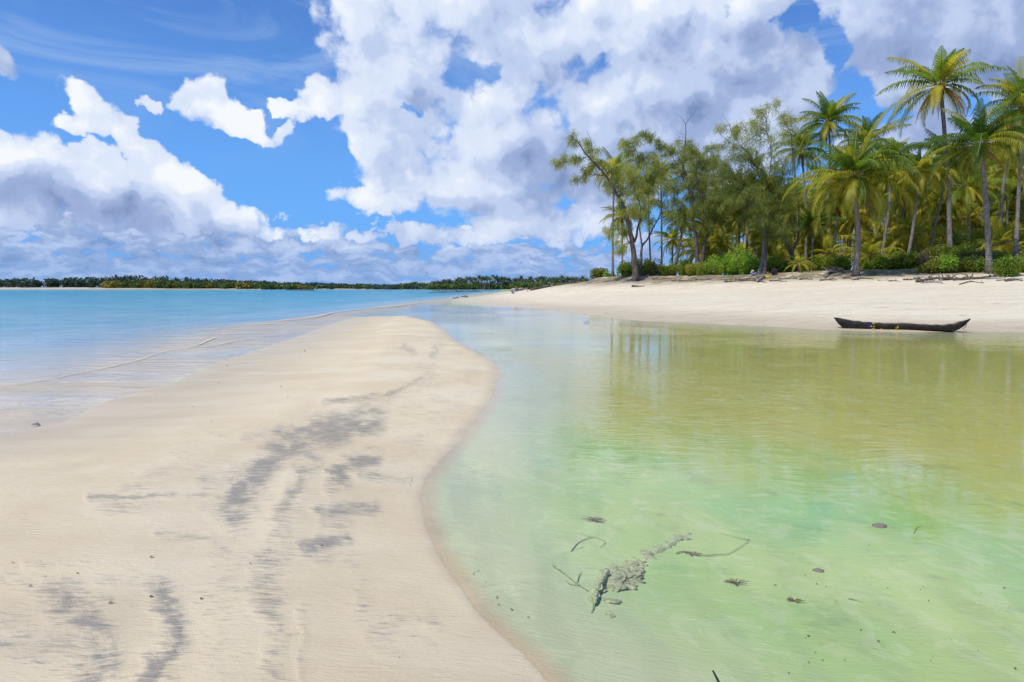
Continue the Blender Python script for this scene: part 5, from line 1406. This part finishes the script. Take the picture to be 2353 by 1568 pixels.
for k, (px, py, s_, lab) in enumerate([(1366, 1198, .045, 'reddish weed tuft on the pool bed above the crusted log'), (1590, 1278, .035, 'brown weed tuft right of the crusted log'), (1690, 1345, .04, 'small weed tuft on the green bed right of the log'), (1825, 1385, .03, 'small weed tuft in the middle of the green bed')]):
    p_ = hit(px, py); G = Geo(); rr = np.random.RandomState(k + 5)
    for q in range(26):
        a = rr.rand() * 6.28; l_ = s_ * (.8 + 1.4 * rr.rand())
        G.tube([(0, 0, .0), (l_ * .5 * math.cos(a), l_ * .4 * math.sin(a), s_ * .4), (l_ * math.cos(a), l_ * .7 * math.sin(a), s_ * (.1 + .6 * rr.rand()))], [.004, .003, .0015], 0, 4)
    o = mesh_obj('weed_tuft', G.mesh('weed_tuft'), M['weed']); o.location = tuple(p_); tag(o, lab, 'seaweed')
for k, (px, py, s_, lab) in enumerate([(2022, 1213, .05, 'grey stone on the bed of the pool right of the green patch'), (1880, 1316, .035, 'half buried stone in the green bed of the pool')]):
    p_ = hit(px, py); q = bpy.data.objects.new('stone', STONES[k]); q.location = p_; q.scale = (s_,) * 3; COL.objects.link(q); tag(q, lab, 'stone')

# --- thin yellowish foam lines on the sea
m, T, out = new_mat('foam')
geo = T.n('ShaderNodeNewGeometry').outputs['Position']
ac = T.attr('across').outputs['Fac']
n_ = T.m('ADD', T.noise(geo, 3.0, 5, .7), T.m('MULTIPLY', T.m('SUBTRACT', .5, T.m('ABSOLUTE', ac)), .5))
b = princ(T, None, (.72, .64, .42), .7)
tr = T.n('ShaderNodeBsdfTransparent'); mx = T.n('ShaderNodeMixShader')
T.put(mx.inputs[0], T.ss(n_, .55, .72, 0, .9)); T.t.links.new(tr.outputs[0], mx.inputs[1]); T.t.links.new(b.outputs[0], mx.inputs[2]); T.t.links.new(mx.outputs[0], out.inputs[0])
def foam(pts, w0, w1, label):
    P = smooth_path([(*XY(*q), .008) for q in pts], 60); n_ = len(P)
    rr = np.random.RandomState(9); P[:, :2] += np.cumsum(rr.randn(n_, 2), 0) * .006
    Tn = np.gradient(P, axis=0); Tn /= np.linalg.norm(Tn, axis=1)[:, None]; S_ = np.cross(Tn, [0, 0, 1])
    w = np.linspace(w0, w1, n_)[:, None] * .5
    V = np.stack([P - S_ * w, P, P + S_ * w], 1).reshape(-1, 3)
    V[1::3, 2] += .004
    F = [[k * 3 + q, k * 3 + q + 1, k * 3 + q + 4, k * 3 + q + 3] for k in range(n_ - 1) for q in (0, 1)]
    me = np_mesh('foam_line', V, F, attrs={'across': np.tile([-1, 0, 1], n_)})
    tag(mesh_obj('foam_line', me, m), label, 'foam', kind='stuff')
foam([(-60, 908), (0, 891), (150, 864), (300, 832), (400, 803), (490, 795), (560, 780), (640, 768), (690, 762)], .10, .22, 'long thin yellowish foam line on the sea left of the sand bar')
foam([(395, 808), (440, 797), (470, 788), (492, 776)], .10, .3, 'short foam streak branching off the long line')
foam([(440, 762), (500, 754), (560, 748), (640, 743)], .3, .5, 'middle foam streak on the blue sea')
foam([(640, 738), (720, 729), (780, 716), (850, 708), (940, 699), (1030, 692)], .5, .9, 'far foam line running out from the sand spit')
